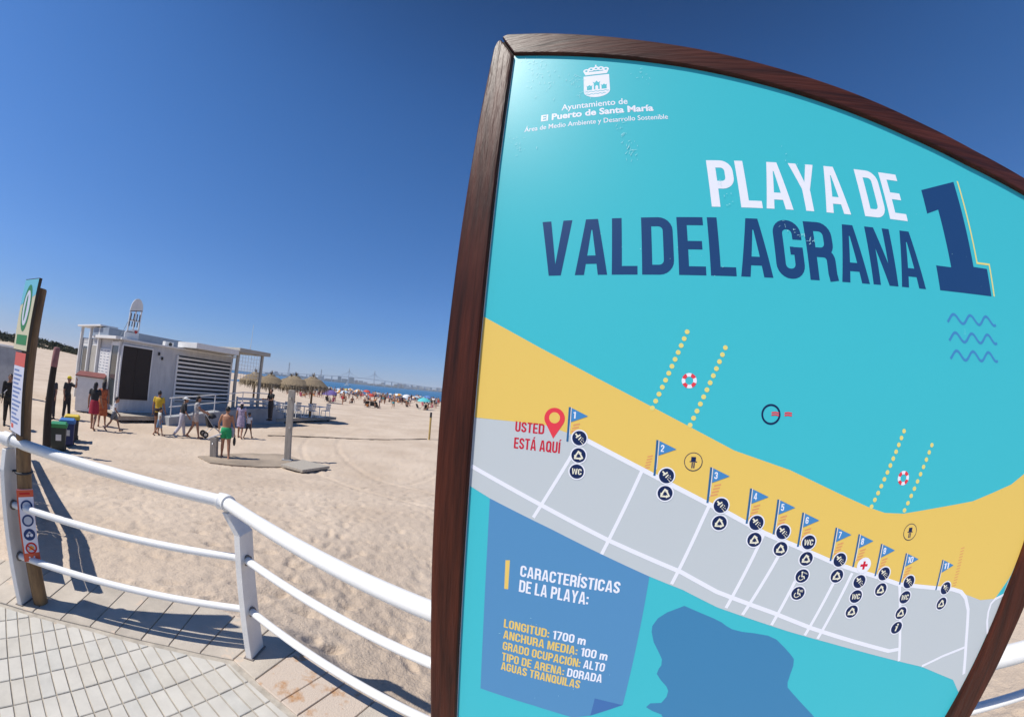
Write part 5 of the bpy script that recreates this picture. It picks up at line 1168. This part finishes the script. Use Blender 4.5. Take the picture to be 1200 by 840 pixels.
def person(label, loc, yaw, h, pose, skin=(0.36, 0.19, 0.12), hair=(0.015, 0.010, 0.008), female=False, head_k=1.0, slim=1.0, top=None, sleeves=.55, topcut=.93, bottom=None, blen=.5, skirt=None, hairlong=False, hat=None, voxel=0.0125, group=None, shoes=None, pattern=None, far=False):
    root = thing('person', loc, label, 'person', rz=yaw, group=group)
    J = figure(root, pose, female, head_k, slim); T = J['T']
    me, hc, HM = body_mesh(J, pose, female, head_k, voxel, slim, fingers=not far)
    body = link_mesh('body', me, mat('skin_%d' % int(skin[0]*1000), skin, rough=.55, spec=.4, var=.10, vscale=9), root)
    tor = [(z, rx, ry) for z, rx, ry in TORSO]
    if top:
        mb = MB(); secs = [(topcut, .118, .170)]+[q for q in tor if q[0] > topcut+.02 and q[0] < 1.46]
        loft(mb, secs, T, slim, add=.014)
        for k in 'LR':
            sh, el, wr = J['sh'+k], J['el'+k], J['wr'+k]
            if sleeves > 0:
                mb.ell(sh, (.074*slim, .070*slim, .076*slim), 10, 8)
                if sleeves <= 1: mb.tube([sh, sh.lerp(el, sleeves)], [.070*slim, .064*slim], 12)
                else: mb.tube([sh, el, el.lerp(wr, .9)], [.068*slim, .054*slim, .044*slim], 12)
        link_mesh('shirt', remesh(mb, max(.014, voxel)), pattern or cmat(top), root)
    if skirt:
        mb = MB(); col, zb, w = skirt
        secs = [(zb, w*.85, w), ((zb+.92)/2, .5*(w*.85+.13), .5*(w+.19)), (.90, .130, .185), (1.0, .115, .165), (1.07, .100, .145)]
        loft(mb, secs, lambda p: Vector((p.x, p.y, p.z-.90+J['hpL'].z)), slim, add=.008)
        link_mesh('skirt', remesh(mb, max(.014, voxel)), pattern if pattern and col is None else cmat(col or top), root)
    if bottom:
        mb = MB(); loft(mb, [(.84, .085, .125), (.90, .120, .170), (.97, .122, .174), (1.03, .105, .152)], T, slim, add=.008)
        for k in 'LR':
            hp, kn, an = J['hp'+k], J['kn'+k], J['an'+k]
            if blen <= 1: mb.tube([hp+Vector((0, 0, .02)), hp.lerp(kn, blen*.6), hp.lerp(kn, blen)], [.104*slim, .100*slim, .088*slim+.012*(1-blen)], 14)
            else: mb.tube([hp+Vector((0, 0, .02)), hp.lerp(kn, .4), kn, kn.lerp(an, .5), an+Vector((0, 0, .02))], [.104*slim, .098*slim, .076*slim, .070*slim, .060*slim], 14)
        link_mesh('trousers' if blen > 1 else 'shorts', remesh(mb, max(.014, voxel)), cmat(bottom), root)
    P = lambda x, y, z: hc+(HM @ Vector((x*head_k, y*head_k, z*head_k)))
    if hair:
        mb = MB(); mb.ell(P(-.020, 0, .028), (.092*head_k, .083*head_k, .100*head_k), M=HM)
        if hairlong: mb.ell(P(-.070, 0, -.06), (.050*head_k, .080*head_k, .13*head_k), M=HM); mb.tube([P(-.07, 0, -.05), P(-.085, 0, -.20), P(-.075, 0, -.27)], [.06, .055, .02], 10)
        link_mesh('hair', remesh(mb, max(.012, voxel)), mat('hair_%d' % int(hair[0]*1000), hair, rough=.6), root)
    if not far:
        for y in (-1, 1): MB().ell(P(.0835, y*.030, .012), (.008, .011, .007), 8, 6).build('eye', m_black, root)
    if hat:
        col, kind = hat; mb = MB(); mb.ell(P(-.008, 0, .055), (.102*head_k, .090*head_k, .082*head_k), M=HM)
        if kind == 'cap': mb.ell(P(.115, 0, .050), (.070, .065, .010), M=HM)
        else: mb.ell(P(0, 0, .050), (.185, .175, .014), 18, 6, M=HM)
        mb.build('hat', cmat(col), root)
    if shoes:
        for k in 'LR':
            mb = MB(); an, kn = J['an'+k], J['kn'+k]; dn = (an-kn).normalized(); fw = Vector((1, 0, 0)); fw = (fw-dn*fw.dot(dn)).normalized()
            mb.tube([an-fw*.055+dn*.045, an+fw*.06+dn*.048, an+fw*.17+dn*.056, an+fw*.205+dn*.060], [.042, .048, .043, .028], 10)
            mb.build('shoe', cmat(shoes), root)
    root.scale = (h/1.70,)*3
    return root, J
def at_hand(root, J, k, off=(0, 0, -.1)):
    s_ = root.scale[0]; p = (J['wr'+k]+J['fd'+k]*.09+Vector(off))*s_; p = Matrix.Rotation(root.rotation_euler.z, 3, 'Z') @ p; return p+root.location
walk = lambda s_=22, **k: dict(legL=(s_, 8), legR=(-s_*.8, 22), armL=(-s_*.8, 9, 14), armR=(s_*.9, 9, 22), **k)
walk2 = lambda s_=18, **k: dict(legL=(-s_*.8, 18), legR=(s_, 6), armL=(s_*.9, 9, 20), armR=(-s_*.7, 9, 14), **k)
stand = lambda **k: {**dict(legL=(3, 2), legR=(-3, 3), armL=(4, 9, 14), armR=(0, 9, 18)), **k}
tan = (0.34, 0.17, 0.105); pale = (0.46, 0.27, 0.19); olive = (0.26, 0.13, 0.08)
away = R(125)      # facing away from the viewer towards the bar
m_pat = mat('print_cotton', (0.60, 0.58, 0.56), rough=.85, var=.9, vscale=22, col2=(.12, .12, .15))
m_ora = mat('print_orange', (0.55, 0.17, 0.05), rough=.85, var=.9, vscale=12, col2=(.30, .05, .03))
m_lil = mat('print_lilac', (0.55, 0.46, 0.56), rough=.85, var=.9, vscale=18, col2=(.20, .15, .26))
person('woman seen from behind in a black top and red skirt near the bar counter', (-15.10, 8.72, G), away, 1.74, walk(12), tan, female=True, top=(.02, .02, .024), sleeves=.5, topcut=.97, skirt=((.38, .02, .045), .58, .20), hair=(.012, .009, .008), hairlong=True)
person('woman in an orange patterned sundress walking beside the red skirt', (-15.74, 9.48, G), R(150), 1.74, walk2(14), tan, female=True, top=(.5, .2, .1), sleeves=0, pattern=m_ora, skirt=(None, .42, .21), hair=(.014, .010, .008), hairlong=True)
person('boy in a white T-shirt and grey shorts walking past the brown shutter', (-14.58, 9.33, G), R(40), 1.30, walk(24, lean=8), tan, head_k=1.18, slim=.92, top=(.74, .74, .74), sleeves=.6, bottom=(.16, .17, .19), blen=.7)
person('person in a mustard yellow T-shirt and dark shorts below the bar ramp', (-13.57, 10.74, G), R(120), 1.68, walk(10), tan, top=(.62, .40, .03), sleeves=.55, topcut=.86, bottom=(.05, .03, .03), blen=.45)
person('small boy in a white and blue outfit beside the mustard yellow T-shirt', (-13.16, 10.50, G), R(70), 1.06, walk2(16), tan, head_k=1.25, slim=.92, top=(.68, .68, .62), sleeves=.5, bottom=(.18, .28, .42), blen=.95)
person('elderly person in a white sun hat, black top and pale trousers', (-12.62, 11.20, G), R(60), 1.58, walk(15, lean=10), tan, female=True, top=(.025, .025, .03), sleeves=.9, bottom=(.52, .49, .54), blen=2, hat=((.72, .71, .68), 'brim'), shoes=(.5, .5, .5))
person('woman in a black and white patterned top and light shorts next to the pushchair', (-12.20, 11.55, G), R(50), 1.68, {**walk2(14, lean=6), 'armL': (38, 6, 30), 'armR': (38, 6, 30)}, tan, female=True, top=(.6, .6, .6), pattern=m_pat, sleeves=.4, bottom=(.50, .42, .38), blen=.55, hairlong=True)
man, Jm = person('bare-chested man in green swimming trunks seen from behind by the foot wash', (-8.88, 9.80, G), R(118), 1.66, dict(legL=(6, 4), legR=(-6, 6), armL=(14, 22, 20), armR=(4, 14, 8), lean=4, spread=4, nod=10), (0.40, 0.19, 0.11), bottom=(.02, .36, .13), blen=.55, hair=(.012, .010, .008))
person('woman in a lilac patterned dress walking behind the man in green trunks', (-11.30, 13.37, G), R(115), 1.52, walk(14), tan, female=True, top=(.5, .4, .5), pattern=m_lil, sleeves=.3, skirt=(None, .55, .19), hat=((.60, .48, .50), 'cap'), hairlong=True)
person('child in a white T-shirt and dark shorts walking beside the lilac dress', (-11.05, 13.62, G), R(100), 1.11, walk2(20), olive, head_k=1.22, slim=.92, top=(.72, .72, .72), sleeves=.5, bottom=(.05, .05, .06), blen=.6)
person('waiter in dark clothes standing at the edge of the bar terrace', (-13.20, 18.10, HZ+.01), R(-100), 1.72, stand(armL=(20, 8, 70), armR=(20, 8, 70)), tan, top=(.015, .015, .018), sleeves=.6, bottom=(.04, .035, .035), blen=2, shoes=(.02, .02, .02))
person('man in a yellow cap and dark clothes raising a hand to his face', (-17.70, 8.85, G), R(20), 1.70, stand(armL=(70, 10, 115), armR=(-4, 10, 20)), tan, top=(.03, .03, .035), sleeves=.7, bottom=(.025, .025, .03), blen=2, hat=((.75, .58, .03), 'cap'), shoes=(.03, .03, .03))
person('person in dark clothes half hidden behind the dark wooden post', (-17.70, 8.15, G), R(-60), 1.66, stand(), tan, top=(.05, .05, .06), sleeves=.7, bottom=(.03, .03, .035), blen=2, shoes=(.03, .03, .03))
person('person in black with a pale shoulder strap at the left edge of the sand', (-16.10, 5.72, G), R(-20), 1.76, walk(12, lean=16), olive, top=(.012, .012, .014), sleeves=1.2, bottom=(.02, .02, .022), blen=2, hair=(.01, .008, .008), shoes=(.03, .03, .03))
# things they carry
m_bagm = mat('bag_black', (.015, .015, .018), rough=.7)
q = at_hand(man, Jm, 'R', (0, 0, -.17)); root = thing('beach_bag', q-Vector((0, 0, .17)), 'small black bag hanging from the right hand of the man in green trunks', 'bag', rz=R(118))
MB().ell((0, 0, .13), (.10, .045, .15), 12, 10).build('pouch', m_bagm, root); MB().tube([(-.05, 0, .25), (-.03, 0, .36), (.03, 0, .36), (.05, 0, .25)], .008, 6).build('strap', m_bagm, root)
q = at_hand(man, Jm, 'R', (0, 0, 0)); tw = MB()
hh = Vector((0.04, 0.02, .72)); m_tow = mat('towel', (.46, .46, .52), rough=.95, var=.5, vscale=10)
tw.xz([(-.10, -.22), (.08, -.24), (.11, -.05), (.09, .10), (-.06, .12), (-.12, 0)], -.03, .03); o = tw.build('towel', m_tow, None, (q.x-.06, q.y-.10, q.z+.16), R(30), bevel=.02); tag(o, 'pale grey towel over the arm of the man in green trunks', 'towel')
q = thing('shoulder_strap_bag', (-16.10, 5.66, G+1.02), 'pale shoulder bag worn by the person in black at the left edge', 'bag', rz=R(-20))
MB().tube([(0.02, .20, .42), (.16, .02, .25), (.14, -.20, .02), (0.0, -.25, -.05), (-.08, -.05, .18), (-.03, .14, .40)], .018, 8).build('strap', m_hw, q); MB().box((.03, -.30, -.10), (.28, .10, .24)).build('pouch', m_bagm, q, bevel=.02)
def pushchair():
    root = thing('pushchair', (-11.98, 12.42, G), 'black folding pushchair with a hooded seat in front of the ramp', 'pushchair', rz=R(60))
    mb = MB(); mb.xz([(-.28, .42), (.22, .40), (.26, .46), (-.10, .50), (-.30, .86), (-.36, .84)], -.20, .20); mb.build('seat', m_bagm, root, bevel=.02)
    mb = MB(); V = []; F = []
    for j in range(7):
        a = R(20+j*22)
        for i in range(9): b_ = -pi/2+pi*i/8; V.append((-.22-.28*cos(a)*cos(b_)*.9+.10, .22*sin(b_), .72+.28*sin(a)*(.55+.45*cos(b_))))
    for j in range(6):
        for i in range(8): F.append((j*9+i, j*9+i+1, (j+1)*9+i+1, (j+1)*9+i))
    mb.add(V, F, 0, True); mb.build('hood', m_bagm, root)
    mb = MB()
    for s_ in (-1, 1):
        mb.tube([(.42, s_*.2, .12), (-.12, s_*.21, .52), (-.45, s_*.22, .98)], .014, 8); mb.tube([(-.40, s_*.22, .12), (-.02, s_*.21, .50)], .014, 8)
    mb.tube([(-.45, -.22, .98), (-.45, .22, .98)], .016, 8); mb.build('frame', m_metal, root)
    for x, r in ((.42, .10), (-.40, .13)):
        for s_ in (-1, 1):
            w = MB().tube([(x, s_*.22-.02, r), (x, s_*.22+.02, r)], r, 18).build('wheel', m_black, root)
            MB().tube([(x, s_*.22-.026, r), (x, s_*.22+.026, r)], r*.5, 12).build('hub', m_metal, w)
pushchair()

# ------------------------------------------------------------ bathers, parasols and seats far down the beach
rt = random.Random(21)
def place(az, r): return (r*sin(R(az)), r*cos(R(az)))
kinds = []
sit = dict(legL=(95, 80), legR=(88, 70), armL=(20, 12, 40), armR=(-30, 12, 10), lean=-8, seat=.10)
lie = dict(legL=(90, 8), legR=(88, 2), armL=(20, 20, 10), armR=(60, 10, 40), lean=-66, seat=.10)
specs = [('standing in red swimwear', stand(), (.52, .03, .03), False), ('walking in dark blue trunks', walk(20), (.02, .03, .10), False), ('standing in a black swimsuit', stand(armL=(30, 20, 60)), (.015, .015, .018), True),
         ('walking in turquoise shorts', walk2(20), (.04, .36, .40), False), ('sitting in a pink swimsuit', sit, (.55, .12, .20), True), ('sitting in dark swimwear', sit, (.03, .03, .04), False), ('lying back in orange swimwear', lie, (.6, .2, .03), True), ('standing in a white shirt', stand(), (.72, .72, .72), False)]
for i, (lb, po, col, fem) in enumerate(specs):
    sw = dict(top=col, sleeves=0, topcut=.95) if fem or 'shirt' in lb else {}
    kinds.append(person('distant bather '+lb+' far down the beach', (0, 0, 0), 0, 1.70, po, (tan, pale, olive)[i % 3], (.02, .014, .010), fem, bottom=col if 'shirt' not in lb else (.05, .06, .12), blen=.35, voxel=.024, far=True, group='distant bathers '+lb, **sw)[0])
used = [False]*len(kinds)
spots = [(-25.6, 49.4, 0), (-24.2, 53.0, 5), (-27.9, 52.0, 5), (-27.0, 52.6, 4), (-21.8, 48.2, 6), (-20.6, 48.0, 5), (-20.0, 48.6, 7), (-12.6, 53.0, 5), (-11.9, 60.5, 4), (-17.9, 51.8, 3)]
for i in range(165):
    az = -34+23.3*(i+rt.random())/165; r = rt.choice((rt.uniform(55, 78), rt.uniform(62, 95), rt.uniform(90, 124)))
    spots.append((az, r, rt.choices(range(8), (3, 4, 4, 3, 2, 3, 2, 2))[0]))
for az, r, k in spots:
    x, y = place(az, r)
    if coast_y(x)-y < 4: y = coast_y(x)-rt.uniform(4, 9)
    o = kinds[k] if not used[k] else copy_tree(kinds[k]); used[k] = True
    o.location = (x, y, ground(x, y)-.01); o.rotation_euler = (0, 0, rt.uniform(0, 2*pi)); f_ = rt.uniform(.88, 1.06); o.scale = (f_,)*3
def umbrella(col, lb, col2=None):
    root = thing('beach_parasol', (0, 0, 0), lb, 'parasol', group='parasols far down the beach')
    MB().tube([(0, 0, -.1), (0, 0, 1.95)], .02, 8).build('pole', m_hw, root)
    mb = MB(); n = 16; V = [(0, 0, 2.05)]
    for rr, zz in ((.5, 1.97), (.9, 1.74), (1.05, 1.55)):
        for i in range(n): a = 2*pi*i/n; k = 1-.035*(i % 2); V.append((rr*k*cos(a), rr*k*sin(a), zz-.03*(i % 2)))
    F = [(0, 1+i, 1+(i+1) % n) for i in range(n)]
    mb.add(V, []);
    for i, f in enumerate(F): mb.f.append(f); mb.m.append((i//2) % 2); mb.sm.append(True)
    for j in range(2):
        for i in range(n): mb.f.append((1+j*n+i, 1+(j+1)*n+i, 1+(j+1)*n+(i+1) % n, 1+j*n+(i+1) % n)); mb.m.append((i//2) % 2); mb.sm.append(True)
    mb.build('canopy', [cmat(col), cmat(col2 or col)], root); return root
ucol = [((.16, .11, .33), 'violet beach parasol shading a dark seat', None), ((.10, .52, .55), 'turquoise beach parasol close to the yellow post side of the beach', None), ((.70, .70, .72), 'plain white parasol far down the beach', None), ((.10, .22, .50), 'deep blue parasol far down the beach', None), ((.62, .08, .05), 'red parasol far down the beach', None), ((.68, .32, .05), 'orange and white parasol far down the beach', (.7, .7, .7)), ((.40, .55, .68), 'pale blue striped parasol far down the beach', (.7, .7, .72)), ((.55, .48, .16), 'straw yellow parasol far down the beach', None)]
up = [umbrella(*((c_, l_, c2_))) for c_, l_, c2_ in ucol]
for k, (x, y, s_, tl) in enumerate(((-23.35, 44.9, .95, 10), (-12.30, 52.6, .98, 4))): up[k].location = (x, y, gz(x, y)-.25); up[k].scale = (s_,)*3; up[k].rotation_euler = (R(tl), 0, 0)
uu = [False]*8
for i in range(48):
    az = -33+21.8*(i+rt.random())/48; r = rt.uniform(70, 128); k = 2+rt.choices(range(6), (4, 3, 2, 3, 4, 3))[0]; x, y = place(az, r)
    if coast_y(x)-y < 6: y = coast_y(x)-rt.uniform(6, 12)
    o = up[k] if not uu[k] else copy_tree(up[k]); uu[k] = True
    o.location = (x, y, gz(x, y)-.1); o.rotation_euler = (R(rt.uniform(-14, 14)), R(rt.uniform(-14, 14)), rt.uniform(0, 6)); o.scale = (rt.uniform(.62, .92),)*3
def bchair(lb):
    root = thing('beach_chair', (0, 0, 0), lb, 'beach chair', group='dark folding chairs on the sand')
    MB().box((.05, 0, .24), (.50, .54, .03)).build('seat', m_bagm, root, bevel=.006); MB().box((-.30, 0, .52), (.03, .54, .62), M=Matrix.Rotation(R(-24), 4, 'Y')).build('backrest', m_bagm, root, bevel=.006)
    for s_ in (-1, 1): MB().tube([(.30, s_*.27, 0), (-.16, s_*.27, .26), (-.42, s_*.27, .8)], .012, 6).build('leg', m_metal, root); MB().tube([(-.32, s_*.27, 0), (.28, s_*.27, .26)], .012, 6).build('leg', m_metal, root)
    return root
b0 = bchair('dark folding chair in the shade of the violet parasol')
CH = [(-23.6, 44.9, 1.2, None), (-22.9, 44.7, .6, 'dark folding chair at the right of the violet parasol'), (-18.1, 44.9, 2.2, 'leftmost dark chair of the group on open sand'), (-17.3, 44.9, 1.8, 'middle dark chair of the group on open sand'), (-16.5, 44.9, 1.0, 'rightmost dark chair of the group on open sand'), (-12.9, 52.0, .8, 'dark folding chair in front of the turquoise parasol'), (-11.9, 52.2, 2.0, 'dark folding chair right of the turquoise parasol')]
for i, (x, y, a, lb) in enumerate(CH):
    o = b0 if i == 0 else copy_tree(b0); o.location = (x, y, gz(x, y)); o.rotation_euler = (0, 0, a)
    if lb: o['label'] = lb

# ------------------------------------------------------------ dune scrub, grey wall, far shore, bridge, boats
m_scr = mat('scrub', (.050, .062, .026), rough=.9, var=.6, vscale=.6)
m_scr2 = mat('scrub_dry', (.14, .115, .06), rough=.9, var=.5, vscale=.6)
mb = MB(); rt = random.Random(31)
for i in range(950):
    az = rt.uniform(-78, -57.0); r = rt.uniform(128, 175); x, y = place(az, r); zg = ground(x, y); R_ = rt.uniform(.6, 1.5)*(.5+.5*min(1, (-az-56)/6))
    for k in range(26):
        u, v = rt.uniform(0, 2*pi), rt.uniform(0, 1); p = Vector((x+R_*1.3*cos(u)*v, y+R_*1.3*sin(u)*v, zg+R_*.85*rt.uniform(0, 1)*(1.15-v))); s_ = rt.uniform(.20, .42)
        d = Vector((rt.uniform(-1, 1), rt.uniform(-1, 1), rt.uniform(-.2, 1))).normalized()*s_; e = d.cross(Vector((rt.random(), rt.random(), rt.random()+.1))).normalized()*s_*.7
        mb.add([p-e, p+e, p+d*1.6], [(0, 1, 2)], 0 if rt.random() < .75 else 1)
tag(mb.build('dune_scrub', [m_scr, m_scr2]), 'dark low scrub covering the crest of the dunes', None, None, 'stuff')
p = place(-71.2, 27); root = thing('boundary_wall', (p[0], p[1], G), 'pale grey wall with a coping at the left edge behind the post sign', 'wall', rz=R(28))
MB().box((-3, 0, 1.15), (9, .25, 2.5)).build('wall_face', m_conc, root); MB().box((-3, 0, 2.44), (9.1, .36, .10)).build('coping', m_hw, root)
m_far = [mat('far_white', (.62, .60, .57), rough=.8), mat('far_cream', (.52, .45, .36), rough=.8), mat('far_brick', (.40, .29, .22), rough=.8), mat('far_grey', (.36, .37, .38), rough=.8)]
m_land = mat('far_land', (.075, .085, .05), rough=.95, var=.5, vscale=.01)
mb = MB(); pts = [place(az, 4300+150*sin(az*.7)) for az in range(-72, 73, 3)]; bk = [place(az, 5600) for az in range(72, -73, -3)]
mb.prism(pts+bk, -4, 3.5); tag(mb.build('far_shore', m_land), 'low land across the bay', None, None, 'structure')
m_win = mat('far_window', (.10, .11, .13), rough=.4)
def far_block(x, y, w, d, h, mi, rz, lb, grp, cat='building'):
    root = thing('far_building', (x, y, 3.4), lb, cat, rz=rz, group=grp); b = MB(); b.box((0, 0, h/2), (w, d, h)); b.build('wall', m_far[mi], root); MB().box((0, 0, h+.6), (w*.5, d*.5, 1.2)).build('roof', m_far[3], root)
    b = MB()
    for k in range(max(1, int(h/6))): b.box((0, -d/2-.1, 3+k*6), (w*.9, .3, 1.8))
    b.build('window_band', m_win, root)
for i in range(64):
    az = -37+26.5*(i+rt.random())/64; r = rt.uniform(4350, 5000); x, y = place(az, r); tall = (az > -18) or rt.random() < .2
    h = rt.uniform(10, 26)+(rt.uniform(5, 30) if tall else 0); mi = rt.choices((0, 1, 2), (7, 2, 1))[0]
    far_block(x, y, rt.uniform(25, 80), 30, h, mi, -R(az), {0: 'tiny white block', 1: 'tiny cream block', 2: 'tiny brick coloured block'}[mi]+' on the shore across the bay', 'buildings across the bay '+('white', 'cream', 'brick')[mi])
for az, h, w in ((-26.4, 62, 40), (-24.6, 66, 60), (-25.6, 40, 70)): x, y = place(az, 4200); far_block(x, y, w, 40, h, 1, -R(az), {62: 'slim tan tower block left of the bridge pylon', 66: 'broad tan tower block right of the left bridge pylon', 40: 'low tan hall between the two tan towers'}[h], None)
def bridge():
    m_b = mat('bridge_concrete', (.40, .42, .44), rough=.8)
    a = Vector((*place(-25.05, 4100), 0)); b_ = Vector((*place(-21.15, 4100), 0)); dd = (b_-a); L = dd.length; ang = atan2(dd.y, dd.x)
    root = thing('cable_stayed_bridge', a, 'long cable-stayed bridge with two tall pylons across the bay', 'bridge', rz=ang)
    for x in (0, L):
        mb = MB()
        for s_ in (-1, 1): mb.bar((x, s_*22, -4), (x, s_*9, 75), 9, 9); mb.bar((x, s_*9, 75), (x, s_*2, 160), 7, 7)
        mb.box((x, 0, 60), (7, 30, 5)); mb.build('pylon', m_b, root)
    prof = [(-950, 14), (-500, 44), (-120, 62), (L/2, 68), (L+150, 60), (L+700, 36), (L+1300, 10)]
    mb = MB()
    for (x0, z0), (x1, z1) in zip(prof[:-1], prof[1:]): mb.bar((x0, 0, z0), (x1, 0, z1), 30, 4.5)
    mb.build('deck', m_b, root)
    def dz(x):
        for (x0, z0), (x1, z1) in zip(prof[:-1], prof[1:]):
            if x0 <= x <= x1: return z0+(z1-z0)*(x-x0)/(x1-x0)
        return 8
    for x in list(range(-900, -100, 90))+[L+120+75*k for k in range(16)]: MB().box((x, 0, dz(x)/2-3), (9, 22, dz(x)+2)).build('pier', m_b, root)
    mb = MB()
    for x in (0, L):
        for s_ in (-1, 1):
            for k in range(1, 8): mb.bar((x, 0, 156-k*6), (x+s_*k*19, 0, dz(x+s_*k*19)), .9, .9)
    mb.build('stay_cables', m_b, root)
bridge()
def mast(az, r, h, lb):
    x, y = place(az, r); root = thing('transmission_tower', (x, y, 0), lb, 'tower'); mb = MB()
    for i, j in ((-1, -1), (1, -1), (1, 1), (-1, 1)): mb.bar((i*9, j*9, 0), (i*1.5, j*1.5, h), 2.2, 2.2)
    for k in range(7):
        t0, t1 = k/7, (k+1)/7; w0, w1 = 9-7.5*t0, 9-7.5*t1; s_ = 1 if k % 2 else -1
        mb.bar((-w0*s_, -w0, h*t0), (w1*s_, -w1, h*t1), 1.6, 1.6); mb.bar((-w0*s_, w0, h*t0), (w1*s_, w1, h*t1), 1.6, 1.6)
    mb.build('lattice', m_far[3], root); mb = MB()
    for k, w in ((.80, 22), (.90, 18)): mb.bar((-w, 0, h*k), (w, 0, h*k), 1.8, 1.8)
    mb.build('cross_arm', m_far[3], root)
mast(-34.0, 4100, 150, 'grey lattice pylon tower above the straw parasols across the bay'); mast(-29.2, 4300, 120, 'grey lattice pylon tower midway between the parasols and the bridge')
root = thing('sailing_boat', (*place(-25.1, 520), -2.3), 'small white sailing boat on the bay below the bridge', 'boat', rz=.4)
mb = MB(); mb.prism([(-4, 0), (-3.4, 1.2), (2, 1.3), (4.6, 0), (2, -1.3), (-3.4, -1.2)], -.2, 1.0); mb.build('hull', m_hw, root); MB().tube([(0.4, 0, 1), (0.4, 0, 8.5)], .08, 6).build('mast', m_metal, root)
mb = MB(); mb.xz([(.2, 1.6), (-3.4, 1.6), (.2, 8.2)], -.03, .03); mb.build('sail', m_hw, root)

# ------------------------------------------------------------ air over the bay
mh = bpy.data.materials.new('haze'); mh.use_nodes = True; nt = mh.node_tree; nt.nodes.remove(nt.nodes['Principled BSDF'])
pv = nt.nodes.new('ShaderNodeVolumePrincipled'); pv.inputs['Color'].default_value = (.80, .89, 1.0, 1); pv.inputs['Density'].default_value = HAZE_D; pv.inputs['Anisotropy'].default_value = 0.0
nt.links.new(pv.outputs[0], nt.nodes['Material Output'].inputs['Volume'])
mb = MB(); mb.box((0, 2400, 120), (11000, 7800, 260)); o = mb.build('haze', mh); tag(o, 'thin sea haze over the bay', None, None, 'stuff')
